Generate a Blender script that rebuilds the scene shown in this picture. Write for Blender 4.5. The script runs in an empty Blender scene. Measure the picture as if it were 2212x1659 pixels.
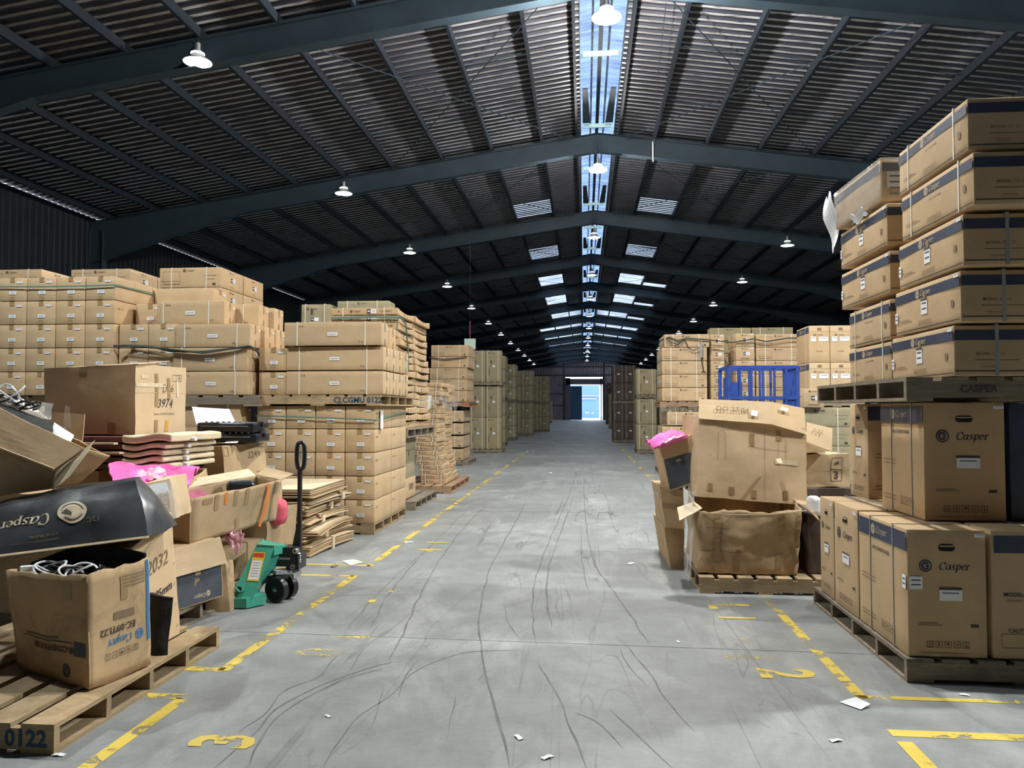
import bpy, math, random
from mathutils import Vector, Matrix, noise
random.seed(7)
PI = math.pi
SC = bpy.context.scene
COL = SC.collection

# ------------------------------------------------------------------ camera
CAM_H = 1.6
FPX, IW, IH = 1661.0, 2212, 1659
AX = Vector((1262.0 - IW / 2, -(885.0 - IH / 2), -FPX)).normalized()      # aisle direction seen by the camera
AZ = Vector((0, -AX.z, AX.y)).normalized()
AXX = AX.cross(AZ)
cam_d = bpy.data.cameras.new('camera'); cam = bpy.data.objects.new('camera', cam_d); COL.objects.link(cam)
cam_d.sensor_width = 36.0; cam_d.lens = FPX / IW * 36.0
cam_d.clip_start = 0.05; cam_d.clip_end = 500
R = Matrix((AXX, AX, AZ))                     # rows: world axes in camera space
cam.matrix_world = Matrix.Translation((0, 0, CAM_H)) @ R.to_4x4()
SC.camera = cam
RM = R.copy()

def at(px, py, Y):
    "world point at distance Y down the building, seen at photo pixel px, py (used as a surveyor's sight)"
    r = RM @ Vector((px - IW / 2, -(py - IH / 2), -FPX))
    return r * (Y / r.y) + Vector((0, 0, CAM_H))
def fl(px, py, z=0.0):
    r = RM @ Vector((px - IW / 2, -(py - IH / 2), -FPX))
    return r * ((z - CAM_H) / r.z) + Vector((0, 0, CAM_H))

# ------------------------------------------------------------------ view, world, lamps' numbers
SC.view_settings.view_transform = 'Standard'; SC.view_settings.look = 'None'
SC.view_settings.gamma = 1; SC.view_settings.use_curve_mapping = False
SC.view_settings.exposure = 0.05
SC.cycles.max_bounces = 6; SC.cycles.diffuse_bounces = 4; SC.cycles.glossy_bounces = 3
SC.cycles.transparent_max_bounces = 12
SC.cycles.use_denoising = True
SC.cycles.sample_clamp_indirect = 8
W = bpy.data.worlds.new('sky'); SC.world = W; W.use_nodes = True
wn = W.node_tree.nodes; wl = W.node_tree.links
tc = wn.new('ShaderNodeTexCoord'); sep = wn.new('ShaderNodeSeparateXYZ'); rmp = wn.new('ShaderNodeValToRGB')
wl.new(tc.outputs['Generated'], sep.inputs[0]); wl.new(sep.outputs['Z'], rmp.inputs[0])
rmp.color_ramp.elements[0].color = (0.85, 0.92, 1.0, 1); rmp.color_ramp.elements[1].color = (0.55, 0.72, 1.0, 1)
wl.new(rmp.outputs[0], wn['Background'].inputs['Color'])
wn['Background'].inputs['Strength'].default_value = 5.0

RIDGE_X = 0.42; SLOPE = 0.145; ROOF_Z = 9.95; BAY = 8.8
BEAM_Y = [5.0 + BAY * n for n in range(-1, 14)]
LAMP_POWER = {0: 1700, 1: 1900, 2: 650, 3: 330, 4: 200}
SIDE_LAMP_POWER = {'left': {0: 1450, 1: 800, 2: 450, 3: 120}, 'right': {0: 3600, 1: 1300, 2: 450, 3: 120}}
NEAR_LAMP_Y = 6.3        # the three lamps over the foreground

# ------------------------------------------------------------------ materials
MATS = {}
def nm(name):
    m = bpy.data.materials.new(name); m.use_nodes = True; MATS[name] = m
    nt = m.node_tree; b = nt.nodes['Principled BSDF']
    return m, nt, b
def N(nt, t, **kw):
    n = nt.nodes.new(t)
    for k, v in kw.items():
        if k in n.inputs: n.inputs[k].default_value = v
        else: setattr(n, k, v)
    return n
def ramp(nt, fac, stops):
    r = nt.nodes.new('ShaderNodeValToRGB'); cr = r.color_ramp
    while len(cr.elements) > 1: cr.elements.remove(cr.elements[-1])
    cr.elements[0].position = stops[0][0]; cr.elements[0].color = (*stops[0][1], 1)
    for p, c in stops[1:]:
        e = cr.elements.new(p); e.color = (*c, 1)
    nt.links.new(fac, r.inputs[0]); return r.outputs[0]
def mix(nt, fac, a, b, mode='MIX'):
    x = nt.nodes.new('ShaderNodeMix'); x.data_type = 'RGBA'; x.blend_type = mode
    for i, v in ((0, fac), (6, a), (7, b)):
        if hasattr(v, 'links'): nt.links.new(v, x.inputs[i])
        else: x.inputs[i].default_value = v if i == 0 else (*v, 1)
    return x.outputs[2]
def coords(nt, kind='Object', scale=(1, 1, 1)):
    t = nt.nodes.new('ShaderNodeTexCoord'); mp = nt.nodes.new('ShaderNodeMapping'); mp.inputs['Scale'].default_value = scale
    nt.links.new(t.outputs[kind], mp.inputs[0]); return mp.outputs[0]
def noise_t(nt, vec, s, det=3, rough=.55, dist=0):
    n = nt.nodes.new('ShaderNodeTexNoise'); n.inputs['Scale'].default_value = s; n.inputs['Detail'].default_value = det
    n.inputs['Roughness'].default_value = rough; n.inputs['Distortion'].default_value = dist
    nt.links.new(vec, n.inputs['Vector']); return n.outputs[0]
def flat(name, col, rough=.6, metal=0, var=0.0, scale=6, spec=.3, bump=0):
    m, nt, b = nm(name)
    b.inputs['Roughness'].default_value = rough; b.inputs['Metallic'].default_value = metal
    b.inputs['Specular IOR Level'].default_value = spec
    if var or bump:
        f = noise_t(nt, coords(nt), scale, 4)
        if var:
            lo = tuple(max(0, c * (1 - var)) for c in col); hi = tuple(min(1, c * (1 + var)) for c in col)
            nt.links.new(ramp(nt, f, [(.3, lo), (.7, hi)]), b.inputs['Base Color'])
        else: b.inputs['Base Color'].default_value = (*col, 1)
        if bump:
            bp = nt.nodes.new('ShaderNodeBump'); bp.inputs['Strength'].default_value = bump; bp.inputs['Distance'].default_value = .02
            nt.links.new(f, bp.inputs['Height']); nt.links.new(bp.outputs[0], b.inputs['Normal'])
    else: b.inputs['Base Color'].default_value = (*col, 1)
    return m
def card(name, col, var=.1, dirty=.0):
    "corrugated board: base colour, a little tint per carton, faint mottling, scuffs"
    m, nt, b = nm(name)
    b.inputs['Roughness'].default_value = .75; b.inputs['Specular IOR Level'].default_value = .18
    oi = nt.nodes.new('ShaderNodeObjectInfo'); v = coords(nt)
    f = noise_t(nt, v, 3.0, 5, .6); g = noise_t(nt, v, 40, 2)
    base = ramp(nt, f, [(.3, tuple(c * (1 - var) for c in col)), (.7, tuple(min(1, c * (1 + var * .6)) for c in col))])
    tint = ramp(nt, oi.outputs['Random'], [(0, (.88, .87, .86)), (.5, (1, 1, 1)), (1, (1.0, .96, .9))])
    c = mix(nt, 1.0, base, tint, 'MULTIPLY')
    c = mix(nt, 1.0, c, ramp(nt, g, [(.3, (.96,) * 3), (.7, (1, 1, 1))]), 'MULTIPLY')
    if dirty:
        s = noise_t(nt, v, 2.2, 6, .7, 1.2)
        c = mix(nt, ramp(nt, s, [(.52, (0, 0, 0)), (.72, (dirty,) * 3)]), c, (.10, .085, .065))
    nt.links.new(c, b.inputs['Base Color'])
    fl_ = noise_t(nt, coords(nt, 'Object', (1, 1, 1)), 9, 3)
    bp = nt.nodes.new('ShaderNodeBump'); bp.inputs['Strength'].default_value = .25; bp.inputs['Distance'].default_value = .01
    nt.links.new(fl_, bp.inputs['Height']); nt.links.new(bp.outputs[0], b.inputs['Normal'])
    return m
KR = card('kraft_board', (.55, .395, .235))
KL = card('light_kraft_board', (.62, .455, .28), .12)
KD = card('worn_kraft_board', (.50, .355, .205), .16, .5)
KO = card('olive_kraft_board', (.36, .31, .19), .12)
KK = card('dark_brown_board', (.11, .085, .07), .2)
KEDGE = flat('cut_board_edge', (.62, .48, .31), .8, var=.1)
PALE = flat('pale_inner_board', (.66, .54, .36), .8, var=.12)
NAVY = flat('navy_printed_board', (.045, .055, .09), .5, var=.25, scale=3)
GREYP = flat('slate_print_and_shade', (.075, .083, .10), .55, var=.25, scale=4)
BLACKB = flat('black_glossy_board', (.045, .050, .053), .3, var=.4, scale=5, spec=.4, bump=.15)
INK = flat('dark_printing_ink', (.075, .06, .05), .7)
INKN = flat('navy_printing_ink', (.05, .055, .085), .6)
INKF = flat('faint_brown_ink', (.22, .15, .09), .7)
INKB = flat('blue_printing_ink', (.05, .20, .42), .6)
INKW = flat('cream_printing_ink', (.62, .50, .34), .6)
WPAP = flat('white_paper', (.80, .81, .82), .6)
BLK = flat('black_plastic', (.012, .013, .017), .35, spec=.5)
BLKM = flat('matt_black_foam_and_shade', (.02, .02, .02), .9, var=.4, scale=12, bump=.6)
TAPE = flat('brown_packing_tape', (.34, .225, .11), .3, spec=.5)
TAPEO = flat('orange_packing_tape', (.75, .21, .03), .3, spec=.5)
TAPEY = flat('yellow_packing_tape', (.62, .36, .05), .35)
STRAP = flat('white_strapping', (.72, .68, .58), .5)
GSTR = flat('green_strapping', (.10, .20, .16), .5)
DSTR = flat('dark_green_rubber_band', (.045, .06, .05), .6)
CABW = flat('white_cable', (.65, .67, .68), .4)
CABB = flat('black_cable', (.02, .02, .02), .4)
PINK = flat('pink_foam', (.86, .16, .46), .75, var=.12)
PINKL = flat('pale_pink_film', (.80, .45, .55), .35, var=.2)
PINKD = flat('dusty_pink_foam', (.42, .12, .19), .8, var=.12)
REDF = flat('red_foam', (.62, .10, .14), .75, var=.2)
MAROON = flat('maroon_board', (.13, .045, .04), .5, var=.25)
GREEN = flat('green_painted_steel', (.06, .36, .255), .35, spec=.5, var=.12, scale=8)
STEEL = flat('bare_steel', (.45, .45, .45), .35, 1.0)
BLUES = flat('blue_painted_steel', (.035, .075, .30), .4, var=.2, scale=9)
YEL = flat('yellow_sticker', (.75, .55, .03), .5); RED = flat('red_sticker', (.6, .06, .03), .5)
STEELP = flat('dark_painted_roof_steel', (.032, .052, .068), .55, var=.15, scale=2)
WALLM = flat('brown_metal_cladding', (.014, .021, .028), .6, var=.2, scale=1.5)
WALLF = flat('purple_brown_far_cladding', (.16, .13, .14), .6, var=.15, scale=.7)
ALU = flat('lamp_aluminium', (.5, .5, .5), .4, .8)
SIGN = flat('pale_green_sign_board', (.45, .60, .52), .6)
GREYC = flat('grey_plastic', (.30, .31, .31), .5)

def wood(name, c1, c2):
    m, nt, b = nm(name); b.inputs['Roughness'].default_value = .85; b.inputs['Specular IOR Level'].default_value = .1
    oi = nt.nodes.new('ShaderNodeObjectInfo')
    f = noise_t(nt, coords(nt, 'Object', (6, 6, 30)), 1.6, 5, .65, .8)
    g = noise_t(nt, coords(nt), 4, 4)
    c = ramp(nt, f, [(.3, c1), (.7, c2)])
    c = mix(nt, 1, c, ramp(nt, oi.outputs['Random'], [(0, (.75, .75, .76)), (1, (1.1, 1.05, 1.0))]), 'MULTIPLY')
    c = mix(nt, ramp(nt, g, [(.5, (0, 0, 0)), (.75, (.5,) * 3)]), c, (.12, .10, .08))
    nt.links.new(c, b.inputs['Base Color']); return m
WOOD = wood('pallet_wood', (.30, .215, .12), (.46, .35, .21))
WOODG = wood('weathered_pallet_wood', (.19, .16, .12), (.33, .28, .21))
WOODR = wood('reddish_pallet_wood', (.30, .19, .12), (.42, .28, .18))

def glass_like(name, col, alpha, rough=.15):
    m, nt, b = nm(name)
    b.inputs['Base Color'].default_value = (*col, 1); b.inputs['Roughness'].default_value = rough
    b.inputs['Specular IOR Level'].default_value = .6
    f = noise_t(nt, coords(nt), 14, 3)
    r = nt.nodes.new('ShaderNodeMapRange'); r.inputs[3].default_value = alpha * .5; r.inputs[4].default_value = alpha * 1.5
    nt.links.new(f, r.inputs[0]); nt.links.new(r.outputs[0], b.inputs['Alpha'])
    bp = nt.nodes.new('ShaderNodeBump'); bp.inputs['Strength'].default_value = .35; bp.inputs['Distance'].default_value = .02
    nt.links.new(f, bp.inputs['Height']); nt.links.new(bp.outputs[0], b.inputs['Normal'])
    return m
FILM = glass_like('clear_stretch_film', (.75, .77, .78), .20)
FILMD = glass_like('grey_stretch_film', (.55, .56, .55), .30)

def emis(name, col, s):
    m, nt, b = nm(name); b.inputs['Base Color'].default_value = (*col, 1)
    b.inputs['Emission Color'].default_value = (*col, 1); b.inputs['Emission Strength'].default_value = s; return m
LAMP_HOT = emis('lit_lamp_diffuser', (1, .97, .90), 25)
LAMP_MID = emis('dimmer_lamp_diffuser', (.88, 1, .95), 6)
LAMP_SHADE = emis('glowing_lamp_shade', (1, .97, .92), 7)
LAMP_RING = emis('pale_lamp_ring', (.88, 1, .95), 1.6)

def translucent(name, col, mixf=.85):
    m, nt, b = nm(name)
    t = nt.nodes.new('ShaderNodeBsdfTranslucent'); t.inputs[0].default_value = (*col, 1)
    x = nt.nodes.new('ShaderNodeMixShader'); x.inputs[0].default_value = mixf
    f = noise_t(nt, coords(nt, 'Object', (.6, 4, 1)), 1.2, 4)
    nt.links.new(ramp(nt, f, [(.35, tuple(c * .5 for c in col)), (.65, col)]), t.inputs[0])
    b.inputs['Base Color'].default_value = (.25, .28, .3, 1); b.inputs['Roughness'].default_value = .5
    nt.links.new(b.outputs[0], x.inputs[1]); nt.links.new(t.outputs[0], x.inputs[2])
    nt.links.new(x.outputs[0], nt.nodes['Material Output'].inputs[0]); return m
SKYL = translucent('translucent_roof_sheet', (.46, .47, .48))
CAPM = translucent('translucent_ridge_sheet', (.20, .26, .36))

# roof sheet: brown with ragged pale pans
def roof_mat():
    m, nt, b = nm('pale_roof_pan'); b.inputs['Roughness'].default_value = .45; b.inputs['Specular IOR Level'].default_value = .5
    v = coords(nt, 'Object', (1.2, 9, 1)); f = noise_t(nt, v, 2.0, 6, .7)
    g = noise_t(nt, coords(nt, 'Object', (.25, .08, 1)), 1.0, 3)
    c = ramp(nt, f, [(.40, (.062, .062, .078)), (.46, (.46, .46, .46)), (.8, (.60, .59, .57))])
    c = mix(nt, ramp(nt, g, [(.42, (0, 0, 0)), (.66, (.75,) * 3)]), c, (.09, .075, .075))
    nt.links.new(c, b.inputs['Base Color']); return m
ROOFP = roof_mat()
PURL = flat('dark_purlin_paint', (.014, .022, .032), .6)
ROOFD = flat('brown_roof_rib', (.032, .034, .046), .5, var=.3, scale=1.2)

def floor_mat():
    m, nt, b = nm('concrete_floor')
    v = coords(nt)
    f = noise_t(nt, v, .35, 6, .6); g = noise_t(nt, v, 3.2, 6, .65); h = noise_t(nt, v, 26, 4, .6)
    c = ramp(nt, f, [(.3, (.20, .208, .203)), (.7, (.285, .292, .283))])
    c = mix(nt, 1, c, ramp(nt, g, [(.3, (.74,) * 3), (.7, (1.12, 1.12, 1.10))]), 'MULTIPLY')
    c = mix(nt, 1, c, ramp(nt, h, [(.3, (.93,) * 3), (.7, (1.04,) * 3)]), 'MULTIPLY')
    # pale dust patches
    d = noise_t(nt, coords(nt, 'Object', (1, .45, 1)), 1.3, 6, .7, .6)
    c = mix(nt, ramp(nt, d, [(.50, (0, 0, 0)), (.68, (.42,) * 3)]), c, (.46, .46, .43))
    # tyre marks: contour lines of stretched noise, mostly along the aisle
    sx = nt.nodes.new('ShaderNodeSeparateXYZ'); nt.links.new(v, sx.inputs[0])
    def lines(scale, s, w, dist, amt, det=2):
        n = noise_t(nt, coords(nt, 'Object', scale), s, det, .5, dist)
        a = nt.nodes.new('ShaderNodeMath'); a.operation = 'MULTIPLY'; a.inputs[1].default_value = 5; nt.links.new(n, a.inputs[0])
        fr = nt.nodes.new('ShaderNodeMath'); fr.operation = 'FRACT'; nt.links.new(a.outputs[0], fr.inputs[0])
        sb = nt.nodes.new('ShaderNodeMath'); sb.operation = 'SUBTRACT'; sb.inputs[1].default_value = .5; nt.links.new(fr.outputs[0], sb.inputs[0])
        ab = nt.nodes.new('ShaderNodeMath'); ab.operation = 'ABSOLUTE'; nt.links.new(sb.outputs[0], ab.inputs[0])
        return ramp(nt, ab.outputs[0], [(0, (amt,) * 3), (w, (0, 0, 0))])
    brk = noise_t(nt, coords(nt, 'Object', (1, .5, 1)), 1.1, 3)
    aisle = nt.nodes.new('ShaderNodeMath'); aisle.operation = 'ABSOLUTE'; 
    off = nt.nodes.new('ShaderNodeMath'); off.operation = 'ADD'; off.inputs[1].default_value = .25
    nt.links.new(sx.outputs[0], off.inputs[0]); nt.links.new(off.outputs[0], aisle.inputs[0])
    am = ramp(nt, aisle.outputs[0], [(0, (1, 1, 1)), (.0001, (1, 1, 1)), (1, (1, 1, 1))])
    mr = nt.nodes.new('ShaderNodeMapRange'); mr.inputs[1].default_value = 1.9; mr.inputs[2].default_value = 1.2
    nt.links.new(aisle.outputs[0], mr.inputs[0])
    bm = ramp(nt, brk, [(.42, (0, 0, 0)), (.58, (1, 1, 1))])
    for sc, s, w, di, amt, dt in (((1.3, .055, 1), 1.3, .030, .35, .8, 2), ((1.1, .09, 1), 2.1, .035, .8, .6, 3), ((1.0, .4, 1), 1.1, .02, 1.6, .5, 3)):
        L = lines(sc, s, w, di, amt, dt)
        k = mix(nt, 1, L, bm, 'MULTIPLY'); k = mix(nt, 1, k, mr.outputs[0], 'MULTIPLY')
        c = mix(nt, k, c, (.085, .088, .085))
    nt.links.new(c, b.inputs['Base Color'])
    rr = nt.nodes.new('ShaderNodeMapRange'); rr.inputs[3].default_value = .42; rr.inputs[4].default_value = .75
    nt.links.new(g, rr.inputs[0]); nt.links.new(rr.outputs[0], b.inputs['Roughness'])
    b.inputs['Specular IOR Level'].default_value = .35
    bp = nt.nodes.new('ShaderNodeBump'); bp.inputs['Strength'].default_value = .15; bp.inputs['Distance'].default_value = .01
    nt.links.new(h, bp.inputs['Height']); nt.links.new(bp.outputs[0], b.inputs['Normal'])
    return m
FLOOR = floor_mat()
TYRE = flat('tyre_rubber_mark', (.15, .153, .15), .7, var=.35, scale=5)
def paint():
    m, nt, b = nm('worn_yellow_paint'); b.inputs['Roughness'].default_value = .6
    f = noise_t(nt, coords(nt), 5.5, 7, .75, .8); g = noise_t(nt, coords(nt), .9, 3)
    nt.links.new(ramp(nt, f, [(.3, (.62, .43, .04)), (.7, (.72, .55, .10))]), b.inputs['Base Color'])
    ad = nt.nodes.new('ShaderNodeMath'); ad.operation = 'ADD'; nt.links.new(f, ad.inputs[0]); nt.links.new(g, ad.inputs[1])
    nt.links.new(ramp(nt, ad.outputs[0], [(.0, (0,) * 3), (.97, (.08,) * 3), (1.14, (.90,) * 3)]), b.inputs['Alpha']); return m
PAINT = paint()

# ------------------------------------------------------------------ mesh building
class MB:
    def __init__(s): s.v = []; s.f = []; s.m = []; s.fm = []; s.M = Matrix.Identity(4)
    def mi(s, mat):
        if mat not in s.m: s.m.append(mat)
        return s.m.index(mat)
    def add(s, vs, fs, mat):
        o = len(s.v); s.v += [s.M @ Vector(p) for p in vs]; i = s.mi(mat)
        for f in fs: s.f.append([o + k for k in f]); s.fm.append(i)
        return s
    def hexa(s, c, mat):           # c: bottom 4 ccw from above, then top 4
        return s.add(c, [(3, 2, 1, 0), (4, 5, 6, 7), (0, 1, 5, 4), (1, 2, 6, 5), (2, 3, 7, 6), (3, 0, 4, 7)], mat)
    def box(s, x0, x1, y0, y1, z0, z1, mat):
        return s.hexa([(x0, y0, z0), (x1, y0, z0), (x1, y1, z0), (x0, y1, z0), (x0, y0, z1), (x1, y0, z1), (x1, y1, z1), (x0, y1, z1)], mat)
    def bar(s, a, b, w, h, mat, up=(0, 0, 1)):
        a = Vector(a); b = Vector(b); d = (b - a).normalized(); u = Vector(up)
        sd = d.cross(u); 
        if sd.length < 1e-4: sd = d.cross(Vector((1, 0, 0)))
        sd.normalize(); u = sd.cross(d).normalized()
        sd *= w / 2; u *= h / 2
        return s.hexa([a - sd - u, a + sd - u, b + sd - u, b - sd - u, a - sd + u, a + sd + u, b + sd + u, b - sd + u], mat)
    def quad(s, a, b, c, d, mat): return s.add([a, b, c, d], [(0, 1, 2, 3)], mat)
    def poly(s, pts, th, mat, n=(0, 0, 1)):      # extruded flat polygon
        n = Vector(n) * th; k = len(pts); vs = [Vector(p) for p in pts] + [Vector(p) + n for p in pts]
        fs = [tuple(range(k))[::-1], tuple(range(k, 2 * k))] + [(i, (i + 1) % k, k + (i + 1) % k, k + i) for i in range(k)]
        return s.add(vs, fs, mat)
    def cyl(s, a, b, r, mat, n=16, r2=None, cap=True):
        a = Vector(a); b = Vector(b); d = (b - a).normalized(); r2 = r if r2 is None else r2
        t = Vector((0, 0, 1)) if abs(d.z) < .9 else Vector((1, 0, 0)); u = d.cross(t).normalized(); w = d.cross(u)
        vs = []
        for p, rr in ((a, r), (b, r2)):
            vs += [p + (u * math.cos(2 * PI * i / n) + w * math.sin(2 * PI * i / n)) * rr for i in range(n)]
        fs = [(i, (i + 1) % n, n + (i + 1) % n, n + i) for i in range(n)]
        if cap: fs += [tuple(range(n))[::-1], tuple(range(n, 2 * n))]
        return s.add(vs, fs, mat)
    def lathe(s, prof, c, mat, n=28):            # prof (r, z) about a vertical axis at c
        vs = []; c = Vector(c)
        for r, z in prof: vs += [c + Vector((r * math.cos(2 * PI * i / n), r * math.sin(2 * PI * i / n), z)) for i in range(n)]
        fs = [(k * n + i, k * n + (i + 1) % n, (k + 1) * n + (i + 1) % n, (k + 1) * n + i) for k in range(len(prof) - 1) for i in range(n)]
        return s.add(vs, fs, mat)
    def tube(s, pts, r, mat, n=6):
        pts = [Vector(p) for p in pts]; vs = []; u = None
        for i, p in enumerate(pts):
            d = (pts[min(i + 1, len(pts) - 1)] - pts[max(i - 1, 0)]).normalized()
            if u is None: u = d.orthogonal().normalized()
            u = (u - d * u.dot(d)); u = u.normalized() if u.length > 1e-5 else d.orthogonal().normalized(); w = d.cross(u)
            vs += [p + (u * math.cos(2 * PI * k / n) + w * math.sin(2 * PI * k / n)) * r for k in range(n)]
        m = len(pts)
        fs = [(i * n + k, i * n + (k + 1) % n, (i + 1) * n + (k + 1) % n, (i + 1) * n + k) for i in range(m - 1) for k in range(n)]
        fs += [tuple(range(n))[::-1], tuple(range((m - 1) * n, m * n))]
        return s.add(vs, fs, mat)
    def ribbon(s, pts, w, mat, up=(0, 0, 1), th=.002):
        for a, b in zip(pts[:-1], pts[1:]): s.bar(a, b, w, th, mat, up)
        return s
    def grid(s, fn, nu, nv, mat, th=0):          # fn(u, v) -> point, u, v in 0..1
        vs = [Vector(fn(i / nu, j / nv)) for j in range(nv + 1) for i in range(nu + 1)]
        q = lambda i, j: j * (nu + 1) + i
        fs = [(q(i, j), q(i + 1, j), q(i + 1, j + 1), q(i, j + 1)) for j in range(nv) for i in range(nu)]
        if th:
            nn = []
            for j in range(nv + 1):
                for i in range(nu + 1):
                    du = vs[q(min(i + 1, nu), j)] - vs[q(max(i - 1, 0), j)]; dv = vs[q(i, min(j + 1, nv))] - vs[q(i, max(j - 1, 0))]
                    nn.append(du.cross(dv).normalized() * th)
            k = len(vs); vs += [a - b for a, b in zip(vs, nn)]
            fs += [tuple(k + x for x in reversed(f)) for f in fs]
            rim = [q(i, 0) for i in range(nu)] + [q(nu, j) for j in range(nv)] + [q(i, nv) for i in range(nu, 0, -1)] + [q(0, j) for j in range(nv, 0, -1)]
            fs += [(rim[(i + 1) % len(rim)], rim[i], rim[i] + k, rim[(i + 1) % len(rim)] + k) for i in range(len(rim))]
        return s.add(vs, fs, mat)
    def rbox(s, w, d, h, mat, r=.008, n=4, bulge=.003, rough=.0012, seed=0, fn=None, bottom=0):
        "soft-edged, slightly bulging carton body standing on z = 0"
        off = Vector((seed * 3.1, seed * 1.7, 0))
        def P(x, y, z):
            q = Vector((x * w / 2, y * d / 2, z * h / 2)); inn = Vector((w / 2 - r, d / 2 - r, h / 2 - r))
            c = Vector([max(-inn[i], min(inn[i], q[i])) for i in range(3)]); dd = q - c
            if dd.length > 1e-9: q = c + dd.normalized() * r
            b = bulge * (1 - x * x) * (1 - y * y) if abs(z) > .999 else bulge * (1 - x * x) * (1 - z * z) if abs(y) > .999 else bulge * (1 - z * z) * (1 - y * y)
            nrm = Vector((x if abs(x) > .999 else 0, y if abs(y) > .999 else 0, z if z > .999 else 0))
            q += nrm * b
            nv = noise.noise_vector((q * 4 + off)) * rough; q += nv
            q.z += h / 2
            if fn: q = Vector(fn(q, x, y, z))
            return q
        def par(L):
            e = 1 - 2 * r / L * .999
            return [-1, -e] + [-e + 2 * e * k / n for k in range(1, n)] + [e, 1]
        A = (par(w), par(d), par(h))
        for ax in range(3):
            for sg in (-1, 1):
                a, b = [(1, 2), (2, 0), (0, 1)][ax]; ua, ub = A[a], A[b]
                vs = []
                for vb in ub:
                    for va in ua:
                        c = [0, 0, 0]; c[ax] = sg; c[a] = va; c[b] = vb; vs.append(P(*c))
                na = len(ua); fs = []
                for j in range(len(ub) - 1):
                    for i in range(na - 1):
                        f = (j * na + i, j * na + i + 1, (j + 1) * na + i + 1, (j + 1) * na + i)
                        fs.append(f if sg > 0 else f[::-1])
                s.add(vs, fs, mat)
        return s
    def merge_mesh(s, me, M, mat):
        o = s.M; s.M = o @ M; s.add([v.co.copy() for v in me.vertices], [tuple(p.vertices) for p in me.polygons], mat); s.M = o
        return s
    def mesh(s, name, smooth=False):
        me = bpy.data.meshes.new(name); me.from_pydata([tuple(v) for v in s.v], [], s.f)
        for m in s.m: me.materials.append(m)
        me.polygons.foreach_set('material_index', s.fm)
        if smooth:
            me.polygons.foreach_set('use_smooth', [True] * len(s.f))
            import bmesh
            bm = bmesh.new(); bm.from_mesh(me); bmesh.ops.remove_doubles(bm, verts=bm.verts, dist=1e-5)
            for e in bm.edges:
                if len(e.link_faces) == 2 and e.calc_face_angle(0) > .7: e.smooth = False
            bm.to_mesh(me); bm.free()
        me.update(); return me
    def build(s, name, parent=None, loc=(0, 0, 0), rz=0, smooth=False, **kw):
        return link(name, s.mesh(name, smooth), parent, loc, rz, **kw)

def link(name, me, parent=None, loc=(0, 0, 0), rz=0, label=None, cat=None, group=None, kind=None, M=None):
    o = bpy.data.objects.new(name, me); COL.objects.link(o)
    if M is not None: o.matrix_world = M
    else: o.location = loc; o.rotation_euler = (0, 0, rz)
    if parent: o.parent = parent
    if label: o['label'] = label
    if cat: o['category'] = cat
    if group: o['group'] = group
    if kind: o['kind'] = kind
    return o
def copy_tree(o, loc=None, rz=None, label=None, group=None, parent=None):
    c = o.copy(); COL.objects.link(c)
    if parent: c.parent = parent
    if loc is not None: c.location = loc
    if rz is not None: c.rotation_euler = (0, 0, rz)
    if label: c['label'] = label
    if group: c['group'] = group
    for ch in [x for x in KIDS.get(o.name, [])]: copy_tree(ch, parent=c)
    return c
KIDS = {}
def kid(name, me, parent, **kw):
    c = link(name, me, parent, **kw); KIDS.setdefault(parent.name, []).append(c); return c

# ------------------------------------------------------------------ lettering
TXT = {}
def text_mesh(s, bold=0.0, shear=0.0):
    k = (s, bold, shear)
    if k not in TXT:
        cu = bpy.data.curves.new('lettering', 'FONT'); cu.body = s; cu.size = 1; cu.resolution_u = 2
        cu.align_x = 'CENTER'; cu.align_y = 'CENTER'; cu.offset = bold; cu.shear = shear
        o = bpy.data.objects.new('lettering', cu); COL.objects.link(o)
        TXT[k] = bpy.data.meshes.new_from_object(o); bpy.data.objects.remove(o)
    return TXT[k]
def arc(cx, cy, rx, ry, a0, a1, n=14):
    return [(cx + rx * math.cos(math.radians(a0 + (a1 - a0) * i / n)), cy + ry * math.sin(math.radians(a0 + (a1 - a0) * i / n))) for i in range(n + 1)]
def casper_strokes():
    L = []; x = 0
    L.append((x, arc(.62, .70, .55, .74, 48, 318, 20) + [])); L.append((x, [(.98, 1.02), (1.0, 1.42)])); x += 1.25
    L.append((x, arc(.42, .47, .36, .47, 60, 380, 18))); L.append((x, [(.80, .95), (.74, .25), (.80, .04), (.98, .10)])); x += 1.08
    L.append((x, [(.66, .82), (.5, .95), (.26, .93), (.16, .76), (.24, .58), (.5, .44), (.62, .24), (.5, .05), (.24, .0), (.06, .14)])); x += .84
    L.append((x, [(.06, .86), (.2, .92), (.22, .8), (.22, -.45)])); L.append((x, [(.04, -.47), (.42, -.47)])); L.append((x, arc(.5, .47, .34, .47, 150, -150, 16))); x += 1.02
    L.append((x, [(.12, .50), (.70, .58)] + arc(.42, .48, .34, .48, 15, 320, 16))); x += .92
    L.append((x, [(.06, .86), (.22, .93), (.24, .0)])); L.append((x, [(.06, .01), (.44, .01)])); L.append((x, [(.26, .6), (.4, .86), (.6, .94), (.68, .82)])); x += .75
    return L, x
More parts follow.
